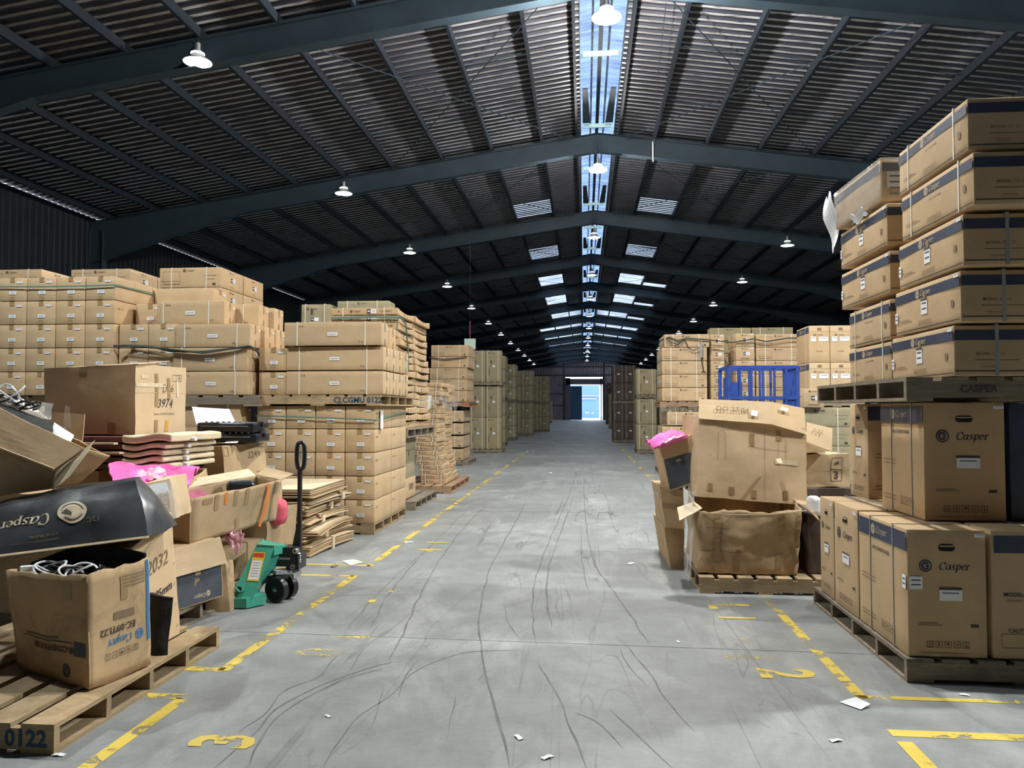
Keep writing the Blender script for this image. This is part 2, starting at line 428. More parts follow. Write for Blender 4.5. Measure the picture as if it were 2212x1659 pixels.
def casper(mb, M, size, mat, shear=.22):
    "the word in a slanted broad-nib roman, centred, x-height = size"
    L, W_ = casper_strokes(); o = mb.M; mb.M = o @ M
    nibs = (Vector((.115, .045)), Vector((-.018, .038)))
    for x0, pts in L:
        P = [Vector((x + x0 - W_ / 2, y - .45)) for x, y in pts]
        for a, b in zip(P[:-1], P[1:]):
            for k, n in enumerate(nibs):
                q = [a - n, a + n, b + n, b - n]
                q = [((p.x + p.y * shear) * size, p.y * size, 0) for p in q]
                e1 = Vector(q[1]) - Vector(q[0]); e2 = Vector(q[3]) - Vector(q[0])
                if e1.cross(e2).z < 0: q = q[::-1]
                mb.add(q, [(0, 1, 2, 3)], mat)
    mb.M = o
def roundel(mb, M, r, mat, inner=None):
    "round badge: ring, open inner ring and a leaf-like wedge"
    o = mb.M; mb.M = o @ M
    def ann(r0, r1, a0, a1, n, z, mt):
        for i in range(n):
            a = math.radians(a0 + (a1 - a0) * i / n); b = math.radians(a0 + (a1 - a0) * (i + 1) / n)
            mb.add([(r0 * math.cos(a), r0 * math.sin(a), z), (r1 * math.cos(a), r1 * math.sin(a), z), (r1 * math.cos(b), r1 * math.sin(b), z), (r0 * math.cos(b), r0 * math.sin(b), z)], [(0, 1, 2, 3)], mt)
    if inner:
        ann(0.001, r, 0, 360, 28, 0, mat); ann(r * .68, r * .80, 40, 340, 22, .001, inner)
        mb.add([(r * .05, r * .12, .001), (r * .35, -r * .30, .001), (r * .72, -r * .02, .001), (r * .45, r * .22, .001), (r * .12, r * .42, .001)], [(0, 1, 2, 3, 4)], inner)
    else:
        ann(r * .80, r, 0, 360, 28, 0, mat); ann(r * .34, r * .66, 35, 325, 18, 0, mat)
        mb.add([(r * .0, r * .16, 0), (r * .2, -r * .3, 0), (r * .62, -r * .05, 0), (r * .4, r * .2, 0)], [(0, 1, 2, 3)], mat)
    mb.M = o

def face_frame(w, d, h, side, lift=.004):
    "matrix whose x, y axes lie in the given side of a carton (origin its centre), z pointing out"
    cz = h / 2
    F = {'F': ((0, -d / 2 - lift, cz), (1, 0, 0), (0, 0, 1)), 'B': ((0, d / 2 + lift, cz), (-1, 0, 0), (0, 0, 1)),
         'L': ((-w / 2 - lift, 0, cz), (0, -1, 0), (0, 0, 1)), 'R': ((w / 2 + lift, 0, cz), (0, 1, 0), (0, 0, 1)),
         'T': ((0, 0, h + lift), (1, 0, 0), (0, 1, 0))}[side]
    o, u, v = map(Vector, F); n = u.cross(v)
    return Matrix(((u.x, v.x, n.x, o.x), (u.y, v.y, n.y, o.y), (u.z, v.z, n.z, o.z), (0, 0, 0, 1)))
def rect(mb, M, x, y, w, h, mat, th=.0, z=0):
    o = mb.M; mb.M = o @ M
    if th: mb.box(x - w / 2, x + w / 2, y - h / 2, y + h / 2, z, z + th, mat)
    else: mb.quad((x - w / 2, y - h / 2, z), (x + w / 2, y - h / 2, z), (x + w / 2, y + h / 2, z), (x - w / 2, y + h / 2, z), mat)
    mb.M = o
def words(mb, M, s, x, y, size, mat, bold=0, rot=0, shear=0):
    mb.merge_mesh(text_mesh(s, bold, shear), M @ Matrix.Translation((x, y, 0)) @ Matrix.Rotation(rot, 4, 'Z') @ Matrix.Scale(size, 4), mat)
def frame_rect(mb, M, x, y, w, h, t, mat):
    rect(mb, M, x, y + h / 2, w, t, mat); rect(mb, M, x, y - h / 2, w, t, mat); rect(mb, M, x - w / 2, y, t, h, mat); rect(mb, M, x + w / 2, y, t, h, mat)
def symbols(mb, M, x, y, s, n, mat):
    for i in range(n):
        cx = x + (i - (n - 1) / 2) * s * 1.45; frame_rect(mb, M, cx, y, s, s, s * .08, mat)
        if i % 5 == 0: rect(mb, M, cx - s * .15, y, s * .08, s * .6, mat); rect(mb, M, cx + s * .15, y, s * .08, s * .6, mat); rect(mb, M, cx, y - s * .3, s * .5, s * .06, mat)
        elif i % 5 == 1: rect(mb, M, cx, y, s * .12, s * .6, mat); rect(mb, M, cx, y + s * .05, s * .3, s * .12, mat)
        elif i % 5 == 2: rect(mb, M, cx, y + s * .12, s * .4, s * .3, mat); rect(mb, M, cx, y - s * .15, s * .08, s * .3, mat)
        elif i % 5 == 3: rect(mb, M, cx, y + s * .05, s * .55, s * .1, mat); rect(mb, M, cx, y - s * .1, s * .06, s * .3, mat)
        else: rect(mb, M, cx, y, s * .1, s * .7, mat); rect(mb, M, cx + s * .15, y - s * .2, s * .3, s * .08, mat)
ORD = ['zeroth', 'first', 'second', 'third', 'fourth', 'fifth', 'sixth', 'seventh', 'eighth', 'ninth', 'tenth', 'eleventh', 'twelfth', 'thirteenth',
       'fourteenth', 'fifteenth', 'sixteenth', 'seventeenth', 'eighteenth', 'nineteenth', 'twentieth', 'twenty-first', 'twenty-second', 'twenty-third', 'twenty-fourth', 'twenty-fifth', 'twenty-sixth']

# ================================================================== the building
def roof_z(x, z0=ROOF_Z): return z0 - SLOPE * abs(x - RIDGE_X)
XL, XR, YB, YF = -15.4, 16.2, -7.0, 119.9

# floor with the joint and the darkest tyre marks
f = MB(); f.quad((XL, YB, 0), (XR, YB, 0), (XR, YF, 0), (XL, YF, 0), FLOOR)
def mark(pix, w, mat=TYRE, z=.0012):
    P = [fl(x, y, z) for x, y in pix]
    Q = []
    for i in range(len(P) - 1):
        p0, p1, p2, p3 = P[max(i - 1, 0)], P[i], P[i + 1], P[min(i + 2, len(P) - 1)]
        for k in range(6):
            t = k / 6; Q.append(.5 * ((2 * p1) + (p2 - p0) * t + (2 * p0 - 5 * p1 + 4 * p2 - p3) * t * t + (3 * p1 - p0 - 3 * p2 + p3) * t ** 3))
    Q.append(P[-1]); L = []; Rr = []
    for i, q in enumerate(Q):
        d = (Q[min(i + 1, len(Q) - 1)] - Q[max(i - 1, 0)]).normalized(); s = Vector((d.y, -d.x, 0))
        e = min(1, i / 5 + .15, (len(Q) - 1 - i) / 5 + .15); ww = w / 2 * e * (1 + .7 * noise.noise(q * 6))
        j = noise.noise(q * 3.3 + Vector((pix[0][0], 0, 0))) * .02
        L.append((q + s * (ww + j))[:2] + (z,)); Rr.append((q + s * (-ww + j))[:2] + (z,))
    for i in range(len(Q) - 1): f.quad(Rr[i], L[i], L[i + 1], Rr[i + 1], mat) if False else f.quad(L[i], L[i + 1], Rr[i + 1], Rr[i], mat)
JOINT = flat('dark_floor_joint', (.10, .10, .10), .9)
f.bar((-2.9, 5.40, .0008), (16, 4.95, .0008), .006, .0004, JOINT)
for yj in (-1.2, 12.1, 18.8, 25.5, 38, 52): f.bar((XL, yj, .0006), (XR, yj, .0006), .006, .0004, JOINT)
for pix, w in (([(1104, 1659), (1078, 1560), (1052, 1470), (1036, 1380), (1036, 1320), (1058, 1230), (1090, 1170), (1118, 1120), (1138, 1080)], .014),
               ([(840, 1428), (870, 1370), (905, 1290), (950, 1210), (1003, 1140), (1055, 1085)], .014),
               ([(800, 1360), (835, 1290), (900, 1210), (960, 1150), (1010, 1100)], .011), ([(745, 1370), (800, 1300), (860, 1240), (930, 1180)], .008),
               ([(1160, 1395), (1152, 1340), (1155, 1260), (1190, 1160), (1225, 1080), (1245, 1020)], .011),
               ([(1193, 1360), (1180, 1290), (1188, 1220), (1215, 1140), (1240, 1070)], .013),
               ([(1400, 1394), (1370, 1340), (1320, 1270), (1285, 1220), (1270, 1160), (1262, 1090), (1262, 1030)], .014),
               ([(1275, 1290), (1262, 1240), (1255, 1180), (1256, 1120)], .009), ([(1130, 1390), (1100, 1350), (1088, 1300)], .007),
               ([(460, 1659), (540, 1590), (600, 1530), (690, 1480), (790, 1445), (850, 1430)], .012), ([(540, 1659), (570, 1580), (640, 1520), (740, 1470), (830, 1445)], .012),
               ([(860, 1510), (880, 1460), (905, 1425)], .008), ([(800, 1580), (815, 1530), (828, 1480)], .006), ([(1268, 1659), (1240, 1590), (1215, 1520), (1170, 1450), (1165, 1430)], .010),
               ([(1345, 1615), (1290, 1560), (1240, 1540)], .007), ([(1400, 1480), (1350, 1430), (1340, 1400)], .008), ([(1320, 1530), (1380, 1590), (1450, 1659)], .009),
               ([(520, 1580), (570, 1545), (620, 1490), (690, 1460), (720, 1425), (730, 1415)], .008), ([(700, 1659), (760, 1560), (850, 1500), (900, 1450), (1000, 1410), (1130, 1405)], .007),
               ([(960, 1600), (975, 1540), (985, 1500)], .006), ([(1500, 1580), (1430, 1500), (1400, 1450), (1330, 1370)], .008)):
    mark(pix, w)
fo = f.build('floor', kind='structure')

# yellow bay lines and stencilled bay numbers
def line(a, b, w):
    a = Vector((a[0], a[1], .002)); b = Vector((b[0], b[1], .002)); d = (b - a).normalized(); s = Vector((d.y, -d.x, 0)) * w / 2
    return MB().quad(a - s, a + s, b + s, b - s, PAINT)
k = 0
for a, b, w in (((-2.21, 4.58), (-2.21, 7.3), .075), ((-2.19, 7.75), (-2.19, 30), .075), ((-2.23, 1.5), (-2.22, 4.16), .075),
                ((-2.53, 4.60), (-2.21, 4.60), .075), ((-2.55, 4.15), (-2.21, 4.15), .075), ((-2.85, 7.28), (-2.21, 7.28), .07), ((-2.9, 7.78), (-2.19, 7.78), .06),
                ((1.53, 4.48), (1.53, 45), .07), ((1.52, 1.5), (1.53, 3.92), .075), ((1.50, 4.50), (4.2, 4.51), .05), ((1.50, 4.02), (4.2, 4.02), .08),
                ((-2.9, 13.6), (-2.2, 13.6), .06), ((1.5, 12.9), (2.6, 12.9), .06)):
    k += 1; line(a, b, w).build('trim_%d' % k, kind='structure')
def stencil(s, x, y, size, facing):
    m = MB(); m.merge_mesh(text_mesh(s, .03), Matrix.Translation((x, y, .0025)) @ Matrix.Rotation(PI / 2 if facing == 'L' else -PI / 2, 4, 'Z') @ Matrix.Diagonal((size, size * 1.25, 1, 1)), PAINT)
    global k; k += 1; m.build('trim_%d' % k, kind='structure')
stencil('3', -1.72, 3.62, .34, 'L'); stencil('-', -1.85, 3.2, .34, 'L'); stencil('0', -1.72, 4.98, .34, 'L'); stencil('1', -1.6, 5.33, .34, 'L')
stencil('1', -1.75, 6.7, .30, 'L'); stencil('-', -1.8, 6.35, .30, 'L'); stencil('4', -1.75, 8.7, .3, 'L'); stencil('1', -1.75, 9.2, .3, 'L')
stencil('2', 1.20, 4.85, .36, 'R'); stencil('1', 1.05, 5.15, .36, 'R'); stencil('-', 1.15, 5.5, .34, 'R'); stencil('L', 1.15, 6.45, .36, 'R'); stencil('1', 1.15, 6.1, .3, 'R')
stencil('0', 1.15, 3.47, .36, 'R'); stencil('1', 1.15, 3.1, .36, 'R'); stencil('7', 1.15, 9.2, .36, 'R'); stencil('1', 1.15, 9.7, .36, 'R')

# walls: ribbed cladding that stops just short of the roof sheets, so daylight shows at the eaves
def ribbed_wall(name, x, y0, y1, z1, s, mat):
    m = MB(); n = int((y1 - y0) / .25)
    for i in range(n):
        a = y0 + i * .25
        for ya, xa, yb, xb in ((a, 0, a + .12, 0), (a + .12, 0, a + .15, .035), (a + .15, .035, a + .22, .035), (a + .22, .035, a + .25, 0)):
            q = [(x + s * xa, ya, 0), (x + s * xb, yb, 0), (x + s * xb, yb, z1), (x + s * xa, ya, z1)]
            m.quad(*(q if s < 0 else q[::-1]), mat)
    for z in (1.5, 3.0, 4.5, 6.0, 7.2): m.box(min(x, x + s * .0) - .0 + (0 if s < 0 else -.0), x + s * -.07 if s > 0 else x + .07, y0, y1, z, z + .12, STEELP) if False else None
    return m.build(name, kind='structure')
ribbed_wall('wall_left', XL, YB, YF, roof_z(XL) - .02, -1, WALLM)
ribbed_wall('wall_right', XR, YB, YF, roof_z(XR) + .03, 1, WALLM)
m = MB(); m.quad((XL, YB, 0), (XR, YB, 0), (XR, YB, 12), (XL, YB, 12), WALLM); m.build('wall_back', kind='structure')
# far wall with the doorway
DX0, DX1, DZ = -2.15, 2.55, 5.35
m = MB()
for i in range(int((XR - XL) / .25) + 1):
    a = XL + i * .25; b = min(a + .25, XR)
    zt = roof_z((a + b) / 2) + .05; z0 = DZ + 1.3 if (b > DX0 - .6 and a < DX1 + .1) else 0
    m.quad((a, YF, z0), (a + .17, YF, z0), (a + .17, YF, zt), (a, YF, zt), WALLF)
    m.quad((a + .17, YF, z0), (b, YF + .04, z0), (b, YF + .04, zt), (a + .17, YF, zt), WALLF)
m.box(DX0 - .7, DX1 + .3, YF, YF + .05, DZ + .15, DZ + 1.05, WALLF)
m.box(DX0 - .75, DX0, YF, YF + .05, 0, DZ + 1.2, WALLF); m.box(DX1, DX1 + .15, YF, YF + .05, 0, DZ + 1.2, WALLF)
for z in (2.2, 4.0, 6.9, 8.2): m.box(XL, DX0 - .8, YF - .12, YF - .01, z, z + .15, STEELP)
for z in (6.9, 8.2): m.box(DX0 - .8, XR, YF - .12, YF - .01, z, z + .15, STEELP)
for x in (-9, -3.1, 3.0, 9.2): m.box(x - .1, x + .1, YF - .3, YF - .13, 0, roof_z(x) - .25, STEELP)
m.box(-12.5, -11.8, YF + .0, YF + .01, 3, 4, WALLF)
m.build('wall_far', kind='structure')
BLUEP = flat('blue_door_cladding', (.05, .11, .19), .5, var=.15, scale=1)
m = MB()
for i in range(9):
    a = DX0 + i * .2; m.box(a, a + .17, YF - .16, YF - .12, .02, DZ - .1, BLUEP)
m.box(DX0, DX0 + 1.8, YF - .12, YF - .09, .02, DZ - .1, BLUEP)
dr = m.build('door_1', kind='structure')
kid('door_rail', MB().box(DX0 - 2, DX1 + .2, YF - .1, YF - .04, DZ + .02, DZ + .12, STEELP).mesh('door_rail'), dr)
# daylight louvre left of the door
LV = MB()
for i in range(3): LV.box(-5.35, -4.65, YF - .3, YF - .28, 4.95 + i * .2, 5.07 + i * .2, SKYL)
# outside the door: yard and the blue building opposite
YARD = flat('sunlit_yard_concrete', (.75, .72, .68), .9, var=.05)
MB().quad((-30, YF + .1, -.02), (30, YF + .1, -.02), (30, 175, -.02), (-30, 175, -.02), YARD).build('floor_outside', kind='structure')
BLW = flat('light_blue_cladding', (.12, .22, .44), .6, var=.05, scale=1)
m = MB(); m.box(-20, 2.9, 150, 158, 0, 6.3, BLW); m.box(-20, 3.0, 149.6, 150, 4.2, 4.32, YARD); m.box(-20, 2.4, 149.7, 150, 3.65, 3.8, YARD)
b_ = m.build('building', label='light blue metal building across the yard, seen through the far doorway', cat='building')
m = MB(); m.box(.2, .9, 149.9, 149.99, .9, 1.1, WPAP); kid('vent', MB().box(1.4, 1.8, 149.9, 149.99, .85, 1.0, WPAP).mesh('vent'), b_); kid('vent', m.mesh('vent'), b_)

# roof sheets: ribs run down the slope; translucent sheets added at bay ends stand in for daylight gleam near the ridge
P_ = .26
def roof_side(sg, name):
    m = MB(); n = int((YF - YB) / P_)
    segs = [.49, .62, 1.65, 3.15, 4.65, (RIDGE_X - XL if sg < 0 else XR - RIDGE_X) + .4]
    for i in range(n):
        a = YB + i * P_; yc = a + P_ / 2
        nxt = [b for b in BEAM_Y if b > yc]; bi = len(BEAM_Y) - len(nxt); dist = (nxt[0] - yc) if nxt else 9
        L1 = {4: 1.9, 5: 2.6, 6: 3.2, 7: 4}.get(bi, 0 if bi < 4 else 5.0); L2 = 0 if bi < 6 else (1.2 if bi < 9 else 3.5)
        for u0, u1 in zip(segs[:-1], segs[1:]):
            sky = (u0 == 1.65 and dist < L1) or (u0 == .62 and bi >= 8 and dist < L1) or (u0 == 3.15 and dist < L2 and (sg > 0 or bi > 8))
            for (ya, ha, yb, hb, dark) in ((a, 0, a + .085, 0, 0), (a + .085, 0, a + .12, .045, 1), (a + .12, .045, a + .225, .045, 1), (a + .225, .045, a + .26, 0, 1)):
                xa = RIDGE_X + sg * u0; xb = RIDGE_X + sg * u1
                q = [(xa, ya, ROOF_Z - SLOPE * u0 + ha), (xa, yb, ROOF_Z - SLOPE * u0 + hb), (xb, yb, ROOF_Z - SLOPE * u1 + hb), (xb, ya, ROOF_Z - SLOPE * u1 + ha)]
                mt = SKYL if sky and (bi > 5 or not dark) else (ROOFD if dark else ROOFP)
                m.quad(*(q if sg < 0 else q[::-1]), mt)
    return m
mL = roof_side(-1, 'c'); mR = roof_side(1, 'c')
mL.v += mR.v; o_ = len(mL.v) - len(mR.v); idx = [mL.mi(x) for x in mR.m]
mL.f += [[k_ + o_ for k_ in q] for q in mR.f]; mL.fm += [idx[i] for i in mR.fm]
mL.build('ceiling', kind='structure')
# small translucent sheets near the left eave
m = MB()
for y0, y1, u0, u1 in ((20.5, 25.4, 14.3, 15.5), (27.6, 30, 14.6, 15.5), (30.5, 31, 11, 12), (15.6, 16.4, 11.4, 12.6)):
    y = y0
    while y < y1:
        z = lambda u: ROOF_Z - SLOPE * u - .006
        m.quad((RIDGE_X - u0, y, z(u0)), (RIDGE_X - u0, y + .06, z(u0)), (RIDGE_X - u1, y + .06, z(u1)), (RIDGE_X - u1, y, z(u1)), SKYL); y += .26
# ridge vent: raised translucent cap over the slot
m = MB(); cap0 = 10.35; ce = 1.0
for sg in (-1, 1):
    n = int((YF - YB) / .2)
    for i in range(n):
        a = YB + i * .2
        for ya, ha, yb, hb in ((a, 0, a + .1, 0), (a + .1, 0, a + .13, .03), (a + .13, .03, a + .2, .0)):
            q = [(RIDGE_X, ya, cap0 + .18 + ha), (RIDGE_X, yb, cap0 + .18 + hb), (RIDGE_X + sg * ce, yb, cap0 + hb), (RIDGE_X + sg * ce, ya, cap0 + ha)]
            m.quad(*(q if sg < 0 else q[::-1]), CAPM)
    m.box(RIDGE_X + sg * .50 - .01, RIDGE_X + sg * .50 + .01, YB, YF, ROOF_Z - .08, ROOF_Z + .06, STEELP)
    m.box(RIDGE_X + sg * .20 - .025, RIDGE_X + sg * .20 + .025, YB, YF, cap0 + .06, cap0 + .12, SKYL)
m.box(RIDGE_X - .05, RIDGE_X + .05, YB, YF, cap0 + .10, cap0 + .17, WALLM)
for b in BEAM_Y:
    for dy in (4.4, 0.3):
        m.box(RIDGE_X - .42, RIDGE_X + .42, b + dy, b + dy + .05, ROOF_Z + .1, ROOF_Z + .22, SIGN)
    for sg in (-1, 1):
        m.hexa([(RIDGE_X + sg * .44, b - 2.6, ROOF_Z + .05), (RIDGE_X + sg * .30, b - 2.6, ROOF_Z + .05), (RIDGE_X + sg * .22, b - .2, ROOF_Z + .05), (RIDGE_X + sg * .44, b - .2, ROOF_Z + .05)] +
               [(RIDGE_X + sg * .44, b - 2.6, ROOF_Z + .09), (RIDGE_X + sg * .30, b - 2.6, ROOF_Z + .09), (RIDGE_X + sg * .22, b - .2, ROOF_Z + .09), (RIDGE_X + sg * .44, b - .2, ROOF_Z + .09)], STEELP)
m.build('ceiling_ridge', kind='structure')
# rafters
def rafter(y):
    m = MB(); n = 8
    for sg, W_ in ((-1, RIDGE_X - XL), (1, XR - RIDGE_X)):
        us = [0, 1, 4, 8, 11, 13, W_]
        for u0, u1 in zip(us[:-1], us[1:]):
            dp = lambda u: .52 + (0 if u < 11 else (u - 11) * .16)
            t = lambda u: ROOF_Z - .22 - SLOPE * u; bt = lambda u: t(u) - dp(u)
            for (y0, y1, za, zb) in ((y - .006, y + .006, bt, t), (y - .12, y + .12, lambda u: bt(u) - .014, bt), (y - .12, y + .12, t, lambda u: t(u) + .014)):
                A = (RIDGE_X + sg * u0, RIDGE_X + sg * u1)
                q = [(A[0], y0, za(u0)), (A[1], y0, za(u1)), (A[1], y1, za(u1)), (A[0], y1, za(u0)), (A[0], y0, zb(u0)), (A[1], y0, zb(u1)), (A[1], y1, zb(u1)), (A[0], y1, zb(u0))]
                if sg < 0: q = [q[1], q[0], q[3], q[2], q[5], q[4], q[7], q[6]]
                m.hexa(q, STEELP)
        xw = RIDGE_X + sg * (W_ - .25)
        m.box(xw - .22, xw + .22, y - .006, y + .006, 0, roof_z(xw) - 1, STEELP)
        for q in (-.22, .22): m.box(xw + q - .008, xw + q + .008, y - .12, y + .12, 0, roof_z(xw) - .5, STEELP)
    return m
me = rafter(0).mesh('roof_beam')
for b in BEAM_Y:
    if b < YF: link('roof_beam', me, loc=(0, b, 0), kind='structure')
# purlins
OFFS = [.62, 1.65] + [3.15 + 1.5 * i for i in range(9)]
for sg in (-1, 1):
    for u in OFFS:
        if u > (RIDGE_X - XL if sg < 0 else XR - RIDGE_X) - .1: continue
        x = RIDGE_X + sg * u; z = ROOF_Z - SLOPE * u
        m = MB(); m.box(x - .03, x + .03, YB, YF, z - .21, z - .015, PURL); m.box(x - .03, x + .035, YB, YF, z - .215, z - .205, PURL)
        m.build('purlin', kind='structure')
# sag rods and cross bracing
m = MB()
for b in BEAM_Y[1:9]:
    for fr in (.35, .68):
        y = b + BAY * fr
        for sg in (-1, 1):
            for u0, u1 in zip(OFFS[1:8], OFFS[2:9]):
                m.bar((RIDGE_X + sg * u0, y, ROOF_Z - SLOPE * u0 - .12), (RIDGE_X + sg * u1, y + .12, ROOF_Z - SLOPE * u1 - .12), .014, .014, STEELP)
m.build('trim_sag_rods', kind='structure')
m = MB()
for b in BEAM_Y[2:8]:
    for sg in (-1, 1):
        for u0, u1 in ((.8, 6.2), (6.2, .8)):
            m.bar((RIDGE_X + sg * u0, b + .2, ROOF_Z - SLOPE * u0 - .3), (RIDGE_X + sg * u1, b + BAY - .2, ROOF_Z - SLOPE * u1 - .3), .016, .016, STEELP)
m.build('trim_bracing', kind='structure')
# a hanging tube from the second visible rafter
hp = MB().tube([(2.0, 22.25, 9.35), (2.0, 22.25, 8.75)], .018, WPAP).build('hanging_tube', label='thin white tube hanging beneath the second visible roof beam, right of ridge', cat='tube')
mm = MB(); mm.tube([(2.0, 22.25, 9.3), (1.75, 18, 9.5), (1.62, 15, 9.55)], .008, BLK); kid('cord', mm.mesh('cord'), hp)

# high-bay lamps: bell shade, neck, diffuser, hanging cord
def lamp_parts(hot, cord_len):
    sh = MB().lathe([(.085, .18), (.10, .16), (.13, .10), (.20, .04), (.265, 0), (.262, -.012), (.255, -.012)], (0, 0, 0), LAMP_SHADE if hot else ALU)
    ne = MB().lathe([(.012, .36), (.05, .35), (.055, .22), (.075, .21), (.078, .18), (.0, .18)], (0, 0, 0), ALU)
    rg = MB().lathe([(.086, .182), (.125, .165), (.13, .15), (.1, .14)], (0, 0, 0), LAMP_RING)
    df = MB().lathe([(.262, -.008), (.2, -.03), (.1, -.042), (.001, -.045)], (0, 0, 0), LAMP_HOT if hot else LAMP_MID)
    co = MB().tube([(0, 0, .35), (.01, 0, .35 + cord_len * .5), (0, .0, .35 + cord_len)], .008, BLK)
    return [('shade', sh.mesh('shade', True)), ('neck', ne.mesh('neck', True)), ('ring', rg.mesh('ring', True)), ('diffuser', df.mesh('diffuser', True)), ('cord', co.mesh('cord'))]
LP = {}
for col, X, z in (('left', -7.2, 8.12), ('ridge', RIDGE_X, 8.60), ('right', 8.05, 8.12)):
    seq = 0
    for n in range(13):
        y = NEAR_LAMP_Y if n == 0 else 5.0 + BAY * n
        hot = col == 'ridge' and n <= 2
        key = (hot, col == 'ridge')
        if key not in LP: LP[key] = lamp_parts(hot, .35 if col == 'ridge' else .15)
        o = bpy.data.objects.new('high_bay_lamp', None); COL.objects.link(o); o.location = (X, y - .2, z)
        hang = {'left': 'left row under the roof', 'ridge': 'middle row under the ridge', 'right': 'right row under the roof'}[col]
        o['label'] = '%s bell-shaped lamp of the %s, %s nearest' % ('blazing white' if hot else 'pale', hang, ORD[n + 1])
        o['category'] = 'lamp'; o['group'] = 'high-bay lamps'
        for nm_, me in LP[key]: kid(nm_, me, o)
        pw = LAMP_POWER.get(n, 130) if col == 'ridge' else SIDE_LAMP_POWER[col].get(n, 60)
        ld = bpy.data.lights.new('lamp_light', 'POINT' if hot else 'SPOT'); ld.energy = pw; ld.shadow_soft_size = .11
        if not hot: ld.spot_size = math.radians(150); ld.spot_blend = .35
        ld.color = (1, .98, .94) if hot else (.90, .98, 1.0)
        lo = bpy.data.objects.new('lamp_light', ld); COL.objects.link(lo); lo.location = (0, 0, -.17); lo.parent = o
        if col != 'ridge' and n == 0: pass

# ================================================================== pallets
PAL = {}
STAMP = flat('dark_blue_stamp_ink', (.025, .06, .11), .7)
def pallet_parts(w, d, nst, nb, mat, stamp=None, h=.14):
    "stringers across X, boards along Y (origin at the front-left floor corner)"
    k = (w, d, nst, nb, mat.name, stamp)
    if k in PAL: return PAL[k]
    out = []; bw = w / (nb + (nb - 1) * .32); gap = bw * .32
    for i in range(nb):
        x = i * (bw + gap); out.append(('deck_board', MB().box(x, x + bw, 0, d, h - .022, h, mat).mesh('deck_board')))
    sw = .04
    for i in range(nst):
        y = i * (d - sw) / (nst - 1); m = MB().box(.0, w, y, y + sw, .021, h - .0225, mat)
        if i == 0 and stamp:
            F = Matrix(((1, 0, 0, w * stamp[1]), (0, 0, -1, -.002), (0, 1, 0, h * .5), (0, 0, 0, 1)))
            words(m, F, stamp[0], 0, 0, stamp[2], RED if stamp[0] == 'NH' else INK if stamp[0] == 'CASPER' else STAMP, bold=.03)
        out.append(('stringer', m.mesh('stringer')))
    for i in (0, nb // 2, nb - 1):
        x = i * (bw + gap); out.append(('bottom_board', MB().box(x, x + bw, 0, d, 0, .02, mat).mesh('bottom_board')))
    PAL[k] = out; return out
def pallet(x, y, z, w, d, label, nst=5, nb=6, mat=None, rz=0, stamp=None, group='wooden pallets'):
    o = bpy.data.objects.new('wooden_pallet', None); COL.objects.link(o); o.location = (x, y, z); o.rotation_euler = (0, 0, rz)
    o['label'] = label; o['category'] = 'pallet'; o['group'] = group
    for n_, me in pallet_parts(w, d, nst, nb, mat or WOOD, stamp): kid(n_, me, o)
    return o

# ================================================================== carton kinds
KIND = {}
def kind(key, dims, body, parts):
    "body: MB, parts: list of (name, MB, label)"
    KIND[key] = (dims, body.mesh('carton', True), [(n_, p.mesh(n_), lb) for n_, p, lb in parts])
NAMES = {'long': 'long_carton', 'long1': 'long_carton', 'long9': 'long_carton', 'ac': 'air_conditioner_carton', 'ac8': 'air_conditioner_carton', 'aco': 'air_conditioner_carton',
         'acend': 'air_conditioner_carton', 'acendw': 'air_conditioner_carton', 'thinA': 'flat_carton', 'thinB': 'flat_carton', 'thinC': 'flat_carton', 'slimA': 'slim_carton', 'slimB': 'slim_carton', 'slimC': 'slim_carton',
         'tall': 'tall_carton', 'tallk': 'tall_carton', 'tall2': 'tall_carton', 'mid': 'tall_carton', 'wl': 'labelled_carton', 'wl2': 'labelled_carton'}
def place(key, x, y, z, label, group, rz=0, cat='carton', name='carton', M=None):
    dims, me, parts = KIND[key]
    name = NAMES.get(key, name); h_ = dims[2]
    o = link(name, me, loc=(x, y, z), rz=rz, label=label, cat=cat, group=group, M=M)
    for n_, pm, lb in parts:
        c = kid(n_, pm, o)
        if lb: c['label'] = lb
    return o
def lab(w, d, h, side, x, y, lw, lh, lines=2, dark=0, mat=WPAP, ink=INK):
    m = MB(); F = face_frame(w, d, h, side, .007); rect(m, F, x, y, lw, lh, mat, .0015)
    F2 = F @ Matrix.Translation((0, 0, .0022))
    if dark: rect(m, F2, x - lw * .3, y, lw * .4, lh, INK); rect(m, F2 @ Matrix.Translation((0, 0, .001)), x - lw * .3, y, lw * .25, lh * .25, WPAP)
    for i in range(lines):
        rect(m, F2, x + (lw * .2 if dark else 0), y + lh * (.22 - .36 * i), lw * (.4 if dark else .72), lh * .10, INKF if dark else GREYP)
    return m
def tape_strip(w, d, h, side, y, tw, tl, mat=TAPE):
    m = MB(); F = face_frame(w, d, h, side, .0055); rect(m, F, 0, y, tw, tl, mat, .001); return m
